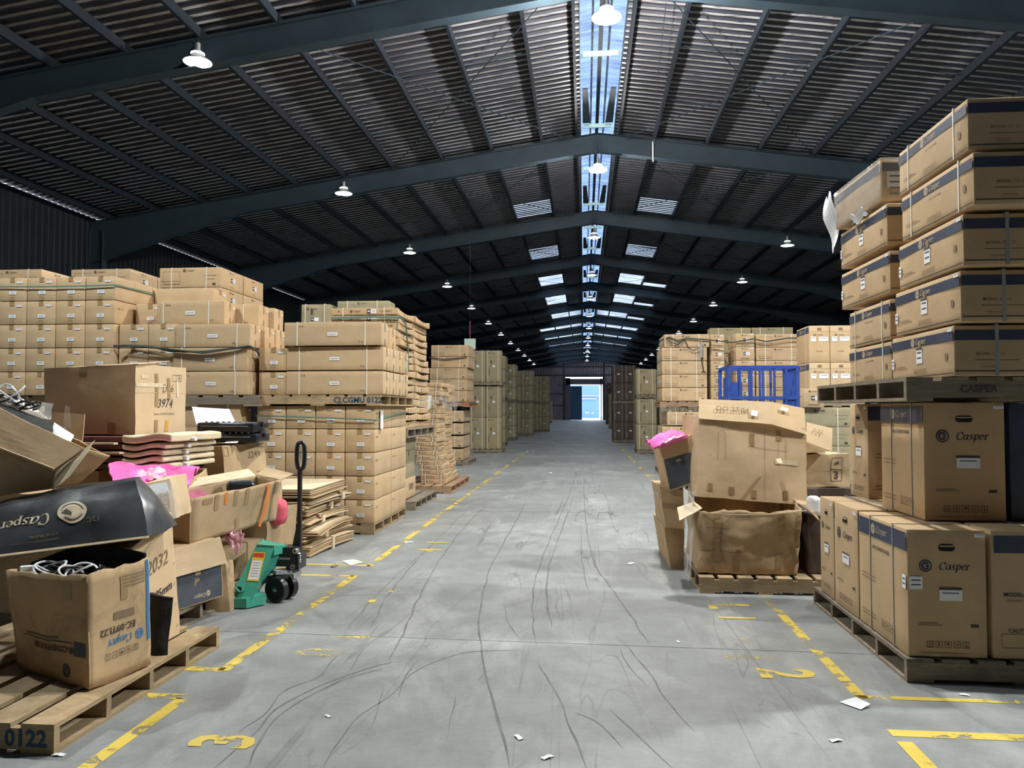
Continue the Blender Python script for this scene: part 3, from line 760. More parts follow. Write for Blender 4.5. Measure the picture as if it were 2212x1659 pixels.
def band(w, d, h, xs, mat=STRAP, axis='X', sw=.016, lift=.006):
    m = MB(); t = .003
    for x in xs:
        if axis == 'X':        # strap loops round front, top, back at given x
            m.box(x - sw / 2, x + sw / 2, -d / 2 - lift, -d / 2 - lift + t, .0, h + lift, mat); m.box(x - sw / 2, x + sw / 2, d / 2 + lift - t, d / 2 + lift, 0, h + lift, mat)
            m.box(x - sw / 2, x + sw / 2, -d / 2 - lift, d / 2 + lift, h + lift - t, h + lift, mat)
        else:
            m.box(-w / 2 - lift, -w / 2 - lift + t, x - sw / 2, x + sw / 2, 0, h + lift, mat); m.box(w / 2 + lift - t, w / 2 + lift, x - sw / 2, x + sw / 2, 0, h + lift, mat)
            m.box(-w / 2 - lift, w / 2 + lift, x - sw / 2, x + sw / 2, h + lift - t, h + lift, mat)
    return m
def flap_seam(m, w, d, h, side, mat=INKF):
    F = face_frame(w, d, h, side, .0045); rect(m, F, 0, h / 2 - .006, w if side in 'FB' else d, .003, mat)

# white-label carton
for key, w, d, h, mt in (('wl', .385, .86, .295, KR), ('wl2', .405, .88, .305, KR)):
    b = MB().rbox(w, d, h, mt, n=3, seed=hash(key) % 9 * 0 + 1)
    F = face_frame(w, d, h, 'R', .0045)
    rect(b, F, 0, h / 2 - .05, .004, .05, INKF)
    for x in (-.36, -.33, -.27): rect(b, F, x, .05, .014, .02, INKF)
    for y in (.09, .05, -.02, -.07, -.11): rect(b, face_frame(w, d, h, 'F', .0046), w / 2 - .028, y, .012, .012, PALE)
    t1 = tape_strip(w, d, h, 'F', h / 2 - .032, .06, .06)
    t2 = tape_strip(w, d, h, 'F', -h / 2 + .03, .06, .055)
    kind(key, (w, d, h), b, [('tape', t1, None), ('tape', t2, None), ('paper_label', lab(w, d, h, 'F', .105, h / 2 - .06, .075, .026, 1), 'small white label near the top corner'),
                             ('paper_label', lab(w, d, h, 'F', .01, -.045, .10, .045, 2), 'white label on the front face'), ('tape', MB().box(-.03, .03, -d / 2, d / 2, h + .004, h + .005, TAPE), None)])
# long carton, white centre label and two straps
for key, w, straps in (('long', 1.29, (-.47, .43)), ('long1', 1.0, (-.38, .33)), ('long9', .92, (-.37, .25))):
    d, h = .335, .302
    b = MB().rbox(w, d, h, KR, n=5, seed=3, bulge=.003)
    F = face_frame(w, d, h, 'F', .0055)
    for x in (-.40, -.37, -.34): rect(b, F, x * w / 1.1, h / 2 - .05, .012, .022, INKF)
    for x in (.30, .33, .37): rect(b, F, x * w / 1.1, -h / 2 + .05, .012, .022, INKF)
    rect(b, F, -w * .32, 0, .002, h * .9, PALE)
    Rr = face_frame(w, d, h, 'R', .0055); rect(b, Rr, 0, h / 2 - .06, .028, .12, TAPE); rect(b, Rr, 0, -h / 2 + .05, .028, .1, TAPE)
    L_ = lab(w, d, h, 'F', .0, -.005, .135, .045, 0); words(L_, face_frame(w, d, h, 'F', .0095), 'Bonus(C) 09/10', 0, -.005, .017, INK, bold=.02)
    kind(key, (w, d, h), b, [('strap', band(w, d, h, straps[:1]), None), ('strap', band(w, d, h, straps[1:]), None), ('paper_label', L_, 'white printed label in the middle of the long side'),
                             ('paper_label', lab(w, d, h, 'R', .10, h / 2 - .07, .05, .028, 1), 'small white label on the end')])
def small_casper(b, F, x, y, s, mat):
    roundel(b, F @ Matrix.Translation((x - s * 3.1, y, 0)), s * .85, mat); casper(b, F @ Matrix.Translation((x + s * .5, y - s * .1, 0)), s * .75, mat)
# air-conditioner carton seen along its long side
def ac(key, w, d, h, mt, endside='R', seed=2):
    b = MB().rbox(w, d, h, mt, n=5, seed=seed, bulge=.004)
    F = face_frame(w, d, h, 'F', .0055)
    small_casper(b, F, 0, h / 2 - .05, .03, INK)
    for x, y, l in ((-.33, -.06, .34), (-.33, -.11, .30), (.36, .03, .24), (.36, -.03, .18)): rect(b, F, x * w / 1.1, y, l * w / 1.1, .007, INKF)
    frame_rect(b, F, -.33 * w / 1.1, 0, .3 * w / 1.1, .2, .003, INKF); rect(b, F, w / 2 - .11, -h / 2 + .05, .05, .04, INK)
    for sd in 'LR':
        E_ = face_frame(w, d, h, sd, .0055); small_casper(b, E_, 0, h / 2 - .045, .022, INK)
        symbols(b, E_, 0, -h / 2 + .05, .025, 4, INKF)
    ps = [('strap', band(w, d, h, [-w * .30]), None), ('strap', band(w, d, h, [w * .27]), None)]
    for sd in 'LR': ps.append(('paper_label', lab(w, d, h, sd, .02, .0, .15, .07, 2, 1), 'black and white label on the end'))
    kind(key, (w, d, h), b, ps)
ac('ac', 1.09, .318, .318, KR); ac('ac8', 1.05, .82, .325, KR, seed=5); ac('aco', 1.06, .5, .33, KO, seed=4)
# end-on air-conditioner carton (end faces the aisle camera)
w, d, h = .335, 1.07, .322
def acend(key, w, d, h, mt):
    b = MB().rbox(w, d, h, mt, n=3, seed=6)
    E_ = face_frame(w, d, h, 'F', .0055); small_casper(b, E_, 0, h / 2 - .045, .022, INK); rect(b, E_, 0, -h / 2 + .05, .2, .012, INKF); rect(b, E_, 0, -h / 2 + .03, .16, .006, INKF)
    L_ = face_frame(w, d, h, 'L', .0055); small_casper(b, L_, 0, h / 2 - .05, .03, INK)
    for x, y, l in ((-.33, -.06, .3), (.33, .03, .22)): rect(b, L_, x, y, l, .007, INKF)
    kind(key, (w, d, h), b, [('paper_label', lab(w, d, h, 'F', .03, 0, .15, .075, 2, 1), 'black and white label'), ('paper_label', lab(w, d, h, 'F', w / 2 - .06, h / 2 - .03, .07, .025, 1), 'small white label'),
                             ('strap', band(w, d, h, [-.3], axis='Y'), None), ('strap', band(w, d, h, [.3], axis='Y'), None)])
acend('acend', .335, 1.07, .322, KR); acend('acendw', .45, 1.0, .322, KR)
# thin flat cartons, sagging like a shallow bow
def thin(key, w, d, h, mt, sag, twist=0, lb=True, seed=0):
    def fn(q, x, y, z): return (q.x, q.y, q.z - (1 - y * y) * (.002 + sag * max(0, z) * (.6 + .4 * x)))
    b = MB().rbox(w, d, h, mt, r=.004, n=6, bulge=.002, seed=seed, fn=fn)
    F = face_frame(w, d, h, 'F', .005)
    small_casper(b, F, -.12 * w, 0, .026, INK); rect(b, F, .32 * w, .01, .18 * w, .006, INKF); rect(b, F, .32 * w, -.01, .16 * w, .006, INKF); rect(b, F, -.38 * w, 0, .04, .02, INKF)
    def lift_(p): return p
    Rr = face_frame(w, d, h, 'R', .006 + 0)
    o = b.M; b.M = Matrix.Translation((0, 0, -sag * .4))
    rect(b, Rr, -.12, 0, .03, h * .45, INKF); rect(b, Rr, .05, 0, .02, h * .4, INKF); b.M = o
    ps = [('strap', band(w, d, h, [-w * .32]), None), ('strap', band(w, d, h, [w * .30]), None)]
    if lb: ps.append(('paper_label', lab(w, d, h, 'F', .12, 0, .15, h * .62, 2, 1), 'black and white label'))
    kind(key, (w, d, h), b, ps)
thin('thinA', 1.06, 1.07, .106, KR, .018, seed=1); thin('thinB', 1.06, 1.07, .106, KR, .040, .004, seed=2); thin('thinC', 1.06, 1.07, .106, KR, .028, -.006, lb=False, seed=3)
thin('slimA', .50, .80, .088, KR, .006, lb=False, seed=4); thin('slimB', .50, .80, .080, KR, .016, .003, lb=False, seed=5); thin('slimC', .5, .8, .09, KR, .004, .0, lb=False, seed=6)
# tall appliance cartons further down the aisle
def tall(key, w, d, h, mt, nstrap=2):
    b = MB().rbox(w, d, h, mt, n=4, r=.012, seed=7, bulge=.008)
    F = face_frame(w, d, h, 'F', .0085); small_casper(b, F, -w * .1, h / 2 - .09, .035, INK)
    rect(b, F, -.08, .15, .05, .12, RED if False else INK); symbols(b, F, w * .2, -h / 2 + .08, .035, 3, INKF); rect(b, F, -w * .28, -.2, .05, .3, INKF)
    kind(key, (w, d, h), b, [('strap', band(w, d, h, [-w * .36], mt is KK and GREYC or STRAP, lift=.010), None), ('strap', band(w, d, h, [w * .30], mt is KK and GREYC or STRAP, lift=.012), None),
                             ('paper_label', lab(w, d, h, 'F', -.02, 0, .16, .07, 0, 1), 'black and white label')])
tall('tall', .585, .52, 1.16, KO); tall('tallk', .555, .7, .86, KK); tall('tall2', .72, .55, .92, KO); tall('mid', .6, .55, .6, KO)
# outdoor-unit carton: blue band, badge and grip hole
def outdoor(key, w, d, h, front='F', mt=None):
    mt = mt or KR; b = MB().rbox(w, d, h, mt, n=6, r=.006, seed=8, bulge=.003)
    sideL, S = {'F': ('L', 'R'), 'L': ('F', 'B')}[front]
    F = face_frame(w, d, h, front, .0045); fw = w if front == 'F' else d
    s = fw * .078 / .45 * .9
    roundel(b, F @ Matrix.Translation((-fw * .27, h * .215, 0)), fw * .082, INKN); casper(b, F @ Matrix.Translation((fw * .10, h * .205, 0)), fw * .066, INKN)
    symbols(b, F, 0, -h / 2 + h * .10, fw * .078, 5, INK)
    rect(b, F, -fw * .24, -h * .235, fw * .24, .005, INKF); rect(b, F, -fw * .22, -h * .25, fw * .3, .004, INKF)
    rect(b, F, -fw * .05, -h / 2 + .025, fw * .6, .003, INKF); rect(b, F, fw * .34, -h * .25, fw * .10, .018, INK)
    # grip hole
    hx, hy, hw, hh = 0, h * .36, fw * .21, .040
    g = MB(); o_ = g.M; g.M = F
    ring = [(hx + hw / 2 - hh / 2 + hh / 2 * math.cos(a), hy + hh / 2 * math.sin(a), .001) for a in [(-PI / 2) + PI * i / 6 for i in range(7)]] + [(hx - hw / 2 + hh / 2 + hh / 2 * math.cos(a), hy + hh / 2 * math.sin(a), .001) for a in [PI / 2 + PI * i / 6 for i in range(7)]]
    g.add(ring, [tuple(range(len(ring)))], BLKM)
    g.box(hx - hw * .42, hx + hw * .42, hy + .006, hy + .014, .001, .006, mt); g.M = o_
    # banded long sides
    L_ = face_frame(w, d, h, sideL, .0045); lw = d if front == 'F' else w
    rect(b, L_, 0, h / 2 - .075, lw - .004, .11, NAVY); small_casper(b, L_ @ Matrix.Translation((0, 0, .001)), 0, h / 2 - .075, .040, INKW)
    words(b, L_, 'AIR-CONDITIONER', 0, h * .24, .032, INK, bold=.02)
    for y in (-.02, -.045, -.36 * h, -.39 * h): rect(b, L_, -lw * .27, y, lw * .3, .006, INKF)
    symbols(b, L_, lw * .12, -h * .38, .05, 3, INKF)
    ps = [('grip_hole', g, 'dark oval grip hole'), ('paper_label', lab(w, d, h, front, fw * .04, -.01, fw * .29, h * .085, 1), 'white label with a dark header'),
          ('paper_label', lab(w, d, h, front, fw * .42, h / 2 - .03, fw * .13, .02, 1), 'small white label in the top corner')]
    ps[1][1].M = Matrix.Identity(4); rect(ps[1][1], face_frame(w, d, h, front, .009), fw * .04, h * .04, fw * .29, h * .014, INK)
    if key == 'outA': ps.append(('paper_label', lab(w, d, h, 'F', -w / 2 + .045, .06, .075, .075, 2), 'white label at the left edge')); ps.append(('paper_label', lab(w, d, h, 'L', d / 2 - .03, .06, .05, .08, 2), 'white label wrapped round the corner'))
    for q in (-.25, .22): ps.append(('strap', band(w, d, h, [q * lw], GREYC, axis='Y' if front == 'F' else 'X', sw=.010, lift=.007), None))
    kind(key, (w, d, h), b, ps)
outdoor('outA', .445, .80, .745); outdoor('outD', .49, .70, .745); outdoor('outE', .70, .40, .745, 'L'); outdoor('outB', .80, .50, .755, 'L'); outdoor('outC', .80, .335, .755, 'L')
# plainer neighbour: blue band and small print on the front
def banded(key, w, d, h):
    b = MB().rbox(w, d, h, KR, n=5, r=.006, seed=9, bulge=.003); F = face_frame(w, d, h, 'F', .0045)
    rect(b, F, 0, h / 2 - .08, w - .03, .10, NAVY); words(b, F, 'MODEL: CC-18', -w / 2 + .17, .0, .032, INK, bold=.02); words(b, F, 'Cassette Type', -w / 2 + .155, -.032, .026, INKF)
    words(b, F, 'CAUTION', -w / 2 + .16, -h * .28, .032, INK, bold=.02); frame_rect(b, F, -w / 2 + .19, -h * .36, .28, .08, .003, INKF)
    kind(key, (w, d, h), b, [('strap', band(w, d, h, [-w / 2 + .255], GREYC), None), ('strap', band(w, d, h, [w / 2 - .2], GREYC), None)])
banded('bandA', .80, .80, .745)
# fully dark-printed carton
w, d, h = .6, .7, .745
b = MB().rbox(w, d, h, NAVY, n=5, seed=10); F = face_frame(w, d, h, 'F', .0045); small_casper(b, F, 0, h * .3, .045, INKW)
kind('navy', (w, d, h), b, [('tape', tape_strip(w, d, h, 'F', h / 2 - .05, .06, .1), None)])
# indoor-unit cartons of the high stack: long side towards the aisle (-X), band on top edge of every side
def indoor(key, w, d, h, straps, white):
    b = MB().rbox(w, d, h, KR, n=6, r=.007, seed=11, bulge=.006)
    for sd, lw in (('L', d), ('F', w)):
        F = face_frame(w, d, h, sd, .0055)
        rect(b, F, 0, h / 2 - .058, lw - .004, .058, NAVY)
        if sd == 'L':
            small_casper(b, F @ Matrix.Translation((0, 0, .001)), 0, h / 2 - .058, .032, INKW)
            rect(b, F, -lw * .34, -h * .2, lw * .16, .005, INKF); rect(b, F, -lw * .31, -h * .24, lw * .2, .004, INKF); symbols(b, F, 0, -h * .33, .026, 5, INKF)
            if not white: words(b, F, 'AIR-CONDITIONER', .02, h * .08, .018, INK)
            rect(b, F, lw * .4, -.03, .035, .04, INKF)
        else:
            words(b, F, 'MODEL: CC-12', -w * .18, -.02, .024, INKF, bold=.02); rect(b, F, -w * .12, -.055, w * .4, .005, INKF); words(b, F, 'CAUTION', -w * .2, -.095, .018, INKF)
            rect(b, F, 0, -h / 2 + .028, lw - .01, .006, INK)
    rect(b, face_frame(w, d, h, 'L', .0055), 0, -h / 2 + .018, d - .01, .005, INK)
    ps = []
    if white:
        ps = [('paper_label', lab(w, d, h, 'L', .0, -.0, .085, .095, 2), 'white label with a dark header'), ('paper_label', lab(w, d, h, 'L', -d / 2 + .03, -.03, .04, .07, 2), 'narrow white label by the edge'),
              ('paper_label', lab(w, d, h, 'L', d / 2 - .035, h / 2 - .022, .055, .022, 1), 'small white label in the top corner'), ('tape', MB(), None)]
        rect(ps[3][1], face_frame(w, d, h, 'L', .008), .005, .065, .035, .05, TAPE, .001); rect(ps[0][1], face_frame(w, d, h, 'L', .010), 0, .045, .085, .013, INK)
    if straps == 'Y':
        for q in (-.33, .34): ps.append(('strap', band(w, d, h, [q * d], STRAP, axis='Y', sw=.014), None))
    elif straps == 'X': ps.append(('strap', band(w, d, h, [-w * .12], GREYC, sw=.02), None))
    kind(key, (w, d, h), b, ps)
indoor('inT', .62, .94, .295, 'Y', False); indoor('inW', .62, .90, .295, 'X', True); indoor('inS', .62, .98, .295, None, True); indoor('inP', .62, .84, .285, 'Y', False)

def grid_stack(key, xs, ys, z0, rows, what, where, group, jit=.0015, skip=lambda r, c, k: False, colname=None, flip=False):
    "cartons in columns (xs, left to right) x ys (front to back) x rows; every one a thing of its own"
    dims = KIND[key if isinstance(key, str) else key(0, 0, 0)][0]; out = []
    hgt = dims[2] + .008
    for k, y in enumerate(ys):
        for c, x in enumerate(xs):
            for r in range(rows):
                if skip(r, c, k): continue
                kk = key if isinstance(key, str) else key(r, c, k)
                lb = '%s, %s layer up' % (what, ORD[r + 1])
                if len(xs) > 1: lb += ', %s from left' % ORD[c + 1]
                if len(ys) > 1: lb += ', %s row' % (('front', 'second', 'third', 'fourth', 'fifth')[k])
                lb += ', ' + where
                out.append(place(kk, x + random.uniform(-jit, jit), y + dims[1] / 2 + random.uniform(-jit, jit), z0 + r * hgt, lb, group, rz=random.uniform(-.004, .004) + (PI if flip else 0)))
    return out

# ================================================================== left side: pallet with white-label cartons by the aisle
WLG = 'brown cartons with white labels'
xs4 = [-4.065 + .396 * i for i in range(4)]
pallet(-4.28, 9.69, 0, 1.60, 1.76, 'floor pallet under the white-label cartons beside the flattened cardboard', stamp=None, nst=5, nb=7)
grid_stack('wl', xs4, [9.70], .142, 5, 'white-label carton', 'aisle pallet lower stack', WLG)
grid_stack('wl', [xs4[3]], [10.58], .142, 5, 'plain rear carton', 'behind the aisle pallet lower stack', WLG)
pallet(-4.26, 9.66, 1.652, 1.66, 1.9, 'upper pallet stamped with blue letters between two carton stacks', stamp=('CJ.CGMU 0122', .82, .10), nst=5, nb=7)
LG = 'long brown cartons with white centre label'
for r, rows in ((0, 4), (1, 4)):
    for c in range(rows):
        place('long', -3.225, 9.875 + .36 * c, 1.797 + .318 * r, 'long strapped carton, %s layer, %s from front, on the blue-stamped pallet' % (('lower', 'middle')[r], ORD[c + 1]), LG, rz=random.uniform(-.003, .003))
place('long', -3.24, 9.83, 1.795 + .636, 'topmost front long strapped carton on the blue-stamped pallet', LG, rz=.01)
place('long', -3.30, 10.50, 1.795 + .636, 'topmost rear long strapped carton on the blue-stamped pallet', LG, rz=-.01)
for r in range(2):
    place('wl', -4.06, 10.15, 1.795 + r * .318, 'square-ended carton left of the long cartons, %s layer, blue-stamped pallet' % ('lower', 'upper')[r], WLG, rz=.02)

# left block, upper level
pallet(-7.80, 9.55, 1.645, 1.75, 1.9, 'upper pallet under the far-left block of white-label cartons', nb=7)
pallet(-6.02, 9.55, 1.645, 1.85, 1.9, 'dark upper pallet under the long cartons left of centre', nb=7, mat=WOODG)
xsL = [-7.555, -7.142, -6.730, -6.318]
grid_stack('wl2', xsL, [9.50], 1.79, 5, 'white-label carton', 'far-left upper block', WLG)
grid_stack('wl2', [xsL[3]], [10.40], 1.79 + .311 * 3, 2, 'rear carton of the far-left upper block', 'right edge', WLG)
place('wl2', -5.66, 10.60, 1.79 + .311 * 4 - .02, 'top rear carton half hidden beside the far-left block', WLG, rz=PI / 2)
grid_stack('wl2', [-5.90, -5.49], [9.58], 1.79, 3, 'white-label carton', 'middle of the left upper level', WLG)
place('wl2', -5.84, 10.30, 1.79 + .311 * 3, 'carton set back in the notch between the left blocks', WLG)
for r in range(3):
    place('long1', -4.80 - (.015, .035, 0)[r], 9.72, 1.79 + .311 * r, 'long strapped carton, %s layer, left of the blue-stamped pallet' % ORD[r + 1], LG, rz=(-.01, .012, 0)[r])
    for c in range(2): place('long1', -4.76, 10.09 + .37 * c, 1.79 + .311 * r, 'hidden-end long carton, %s layer, %s behind the left long stack' % (ORD[r + 1], ORD[c + 1]), LG, rz=.01 * c)
place('long9', -5.14, 9.78, 1.79 + .311 * 3, 'shorter strapped carton on top of the left long stack', LG, rz=.005)
for c in range(2): place('long9', -4.84 + .06 * c, 10.16 + .38 * c, 1.79 + .311 * 3, 'carton peeking out %s on top of the left long stack' % ('just behind', 'furthest back')[c], LG)
grid_stack('wl2', [-8.06, -8.48], [9.6], 1.79, 4, 'white-label carton', 'cut by the left photo edge', WLG)
# left block, lower level
pallet(-7.80, 9.5, 0, 1.75, 1.9, 'floor pallet deep in the left block behind the scrap pile', nb=7)
pallet(-6.02, 9.5, 0, 1.75, 1.9, 'floor pallet behind the scrap pile under long cartons', nb=7)
grid_stack('wl', [-7.6, -7.2, -6.8, -6.4], [9.55], .142, 5, 'white-label carton', 'lower level behind the scrap pile', WLG, skip=lambda r, c, k: r < 3)
for r in (3, 4): place('long1', -4.93, 9.75, .142 + .311 * r - (0 if r == 3 else .02), 'long strapped carton %s the dark upper pallet behind the computers' % ('two below', 'right below')[r - 3], LG)
for r in (3, 4): place('wl', -5.68, 9.98, .142 + .301 * r, 'carton %s the dark upper pallet, behind the cube carton' % ('two below', 'right below')[r - 3], WLG)

# back stacks topped with air-conditioner cartons
AG = 'air-conditioner cartons'
for nm_, x, y0, k, zt in (('left', -8.15, 12.9, 1, 4.28), ('middle', -8.0, 11.5, 2, 3.83), ('right', -6.42, 12.0, 4, 3.94)): pass
def back_stack(name, xr, y0, nd, zt, n, dd=.82):
    pallet(xr - 1.1, y0, zt - .335 * n - .15, 1.1, 1.7, 'pallet high up under the %s rear stack' % name, mat=WOODG, nst=3)
    for r in range(11 - n):
        for k_ in range(2 if r > 20 else 1): place('ac8', xr - .53, y0 + dd / 2, .01 + r * (zt - .335 * n - .16) / (11 - n), 'hidden air-conditioner carton, %s layer from floor, %s rear stack' % (ORD[r + 1], name), AG)
    for k_ in range(nd):
        for r in range(n):
            place('ac8', xr - .53, y0 + dd / 2 + k_ * (dd + .03), zt - .325 - r * .332, 'air-conditioner carton, %s from top, %s row, %s rear stack' % (ORD[r + 1], ('front', 'second')[k_], name), AG, rz=random.uniform(-.01, .01))
back_stack('right-hand', -5.90, 12.0, 2, 3.93, 4)
back_stack('middle', -7.52, 12.1, 2, 3.95, 3)
back_stack('left-hand', -9.10, 12.1, 2, 3.97, 3)

# panel stack: sixteen layers of thin cartons bowing under their own weight
TG = 'thin flat cartons'
pallet(-4.0, 11.62, 1.165, 1.30, 2.1, 'upper pallet under the bowing thin cartons by the aisle', mat=WOODG, nst=5)
z = 1.31; zz = [z, z]
for r in range(16):
    for c in range(2):
        key = random.choice(['thinA', 'thinB', 'thinC']); hh = {'thinA': .108, 'thinB': .1, 'thinC': .106}[key]
        lift = random.choice([0, 0, .006, .012])
        place(key, -3.375 + random.uniform(-.03, .03) + (r < 4) * .03, 12.16 + 1.12 * c + random.uniform(-.015, .015), 1.31 + r * .1175 + lift * .3,
              'thin bowed carton, %s layer up, %s half of the panel stack' % (ORD[r + 1], ('front', 'rear')[c]), TG, rz=random.uniform(-.02, .02))
# olive cartons behind them
for r in range(11): place('aco', -4.42, 15.3, .005 + .345 * r, 'olive carton, %s layer up, behind the panel stack' % ORD[r + 1], AG)
for r in range(6): place('mid', -5.35, 15.2, .01 + .62 * r, 'square olive carton, %s layer up, beside the olive cartons behind the panel stack' % ORD[r + 1], AG)
# under the panel stack: cartons with shade put into their front colour
pallet(-4.15, 12.06, 0, 1.48, 1.75, 'weathered floor pallet below the panel stack, standing out into the aisle', mat=WOODG)
w, d, h = 1.25, .9, .45
b = MB().rbox(w, d, h, KO, n=4, seed=12); rect(b, face_frame(w, d, h, 'F', .0055), 0, -.0, w - .07, h - .05, NAVY if False else GREYP); rect(b, face_frame(w, d, h, 'F', .0065), .42, .05, .035, .12, INKW)
kind('darkf', (w, d, h), b, [('tape', tape_strip(w, d, h, 'R', h / 2 - .04, .06, .08), None)])
w, h = 1.3, .33
b = MB().rbox(w, d, h, KR, n=4, seed=13); rect(b, face_frame(w, d, h, 'R', .0055), .1, .02, .3, .1, INKF); kind('lowk', (w, d, h), b, [('tape', tape_strip(w, d, h, 'F', h / 2 - .04, .06, .08), None)])
place('lowk', -3.53, 12.56, .142, 'kraft carton lowest under the shade-darkened cartons', AG)
place('darkf', -3.52, 12.55, .475, 'carton with shade-darkened front, lower of two under the panel stack', AG); place('darkf', -3.50, 12.52, .73 + .2, 'carton with shade-darkened front, upper of two under the panel stack', AG).scale.z = .5

# leaning tower of slim cartons
pallet(-3.75, 14.55, 0, 1.22, 2.3, 'reddish floor pallet under the leaning tower of slim cartons', mat=WOODR)
zc = [.142, .142]
for r in range(22):
    for c in range(2):
        key = random.choice(['slimA', 'slimB', 'slimC']); hh = KIND[key][0][2]
        flare = .16 * max(0, 1 - r / 7) + .06 * (r > 17)
        place(key, -3.13 + flare + random.uniform(-.025, .025), 15.05 + .45 + c * .84 - .1, zc[c], 'slim carton, %s layer up, %s half of leaning tower' % (ORD[r + 1], ('front', 'rear')[c]), TG, rz=random.uniform(-.05, .05) + flare * .3)
        zc[c] += hh + .004
wp = MB(); wp.quad((-.12, 0, .0), (.10, -.01, .02), (.14, 0, .30), (-.14, .0, .30), WPAP); wp.quad((.10, .002, .02), (-.12, .012, .0), (-.14, .012, .30), (.14, .012, .30), WPAP)
wp.build('paper_sheet', loc=(-3.13, 14.93, 1.58), label='white paper sheet stuck on the leaning tower of slim cartons', cat='paper')
# film wound round the tower
m = MB()
m.grid(lambda u, v: (-3.42 + .62 * u + .02 * math.sin(u * 20), 14.96 + .01 * math.sin(v * 9 + u * 7), 1.72 + .10 * v + .03 * math.sin(u * 9)), 24, 3, FILM)
m.grid(lambda u, v: (-2.80 + .03 * math.sin(u * 25 + v * 3), 14.96 + 1.75 * u, 1.62 + .24 * v + .05 * math.sin(u * 11)), 34, 4, FILM)
m.build('stretch_film', label='crumpled clear film wound round the leaning tower', cat='film')

# strapped air-conditioner cartons further along
pallet(-4.55, 21.9, 1.68, 1.25, 1.7, 'red-stamped upper pallet further along the left side', mat=WOODR, stamp=('NH', .92, .10))
for r in range(5):
    for c in range(4): place('ac', -3.90 + (.02 if r > 2 else -.02), 22.17 + .345 * c, 1.83 + .331 * r, 'strapped carton, %s layer up, %s from front, red-stamped pallet' % (ORD[r + 1], ORD[c + 1]), AG)
pallet(-4.55, 21.8, 0, 1.25, 1.6, 'floor pallet below the red-stamped pallet', mat=WOODG)
for r in range(4):
    for c in range(4): place('ac', -4.02, 22.15 + .34 * c, .145 + .37 * r, 'carton under the red-stamped pallet, %s layer up, %s from front' % (ORD[r + 1], ORD[c + 1]), AG)
sg = MB().box(-.17, .17, -.015, .015, 0, .32, SIGN); so = sg.build('hanging_sign', loc=(-3.42, 22.9, 3.42), label='pale green board hanging above the far strapped cartons on the left', cat='sign')
kid('rod', MB().cyl((0, 0, .32), (0, 0, .85), .010, PINKD).mesh('rod'), so); kid('cord', MB().cyl((0, 0, .85), (0, 0, 5.75), .004, BLK, 6).mesh('cord'), so)

# tall olive cartons
TLG = 'tall olive appliance cartons'
pallet(-4.27, 28.35, 0, 1.25, 1.2, 'floor pallet under the tall olive cartons', mat=WOODG)
for c in range(2):
    for r in range(2): place('tall', -3.965 + .6 * c, 28.7, .145 + 1.17 * r, 'tall olive carton, %s level, %s column, first olive stack' % (('floor', 'middle')[r], ('left', 'right')[c]), TLG)
pallet(-4.27, 28.35, 2.50, 1.25, 1.2, 'uppermost pallet in the first tall olive stack', mat=WOODG)
for c in range(2): place('tall', -3.965 + .6 * c, 28.7, 2.645, 'tall olive carton, top level, %s column, first olive stack' % (('left', 'right')[c]), TLG)
def far_stack(name, x0, y0, n, rows, key, z_split=None, side='left', mat=WOODG):
    w, d, h = KIND[key][0]
    pallet(x0, y0 - .05, 0, n * (w + .01), d * 2 + .1, 'floor pallet under %s' % name, mat=mat, nst=3, nb=5)
    z = .145
    for r in range(rows):
        if z_split == r: pallet(x0, y0 - .05, z, n * (w + .01), d * 2 + .1, 'upper pallet inside %s' % name, mat=mat, nst=3, nb=5); z += .145
        for c in range(n):
            for k_ in range(2):
                place(key, x0 + w / 2 + c * (w + .01), y0 + d / 2 + k_ * (d + .05), z, '%s carton, %s up, %s from left, %s' % (('front', 'rear')[k_], ORD[r + 1], ORD[c + 1], name), 'cartons in the distance')
        z += h + .014
far_stack('the second distant left stack', -4.05, 33.5, 1, 6, 'mid', 3)
far_stack('the third distant left stack', -4.15, 40.0, 1, 6, 'mid', 3)
far_stack('the fourth distant left stack', -4.6, 47.5, 2, 4, 'tall2', 2)
far_stack('the fifth distant left stack', -4.0, 56, 2, 4, 'tall2', 2)
far_stack('the slatted dark stack near the far door', -5.1, 80, 2, 4, 'tallk', None)
far_stack('the small stack beside the far door', -4.5, 93, 1, 4, 'mid', None)

# ================================================================== right side, in the distance
far_stack('the right stack nearest the far door', 2.35, 84, 1, 5, 'tallk', None)
far_stack('the right-hand stack before the door', 2.1, 66, 1, 3, 'tall2', None)
far_stack('the tall dark right stack', 1.40, 38, 2, 4, 'tallk', 2)
far_stack('the olive right stack', 1.90, 28.4, 1, 3, 'tall2', 2)
far_stack('the olive stack behind the slotted cartons', 2.75, 28.6, 2, 3, 'tall2', 2)

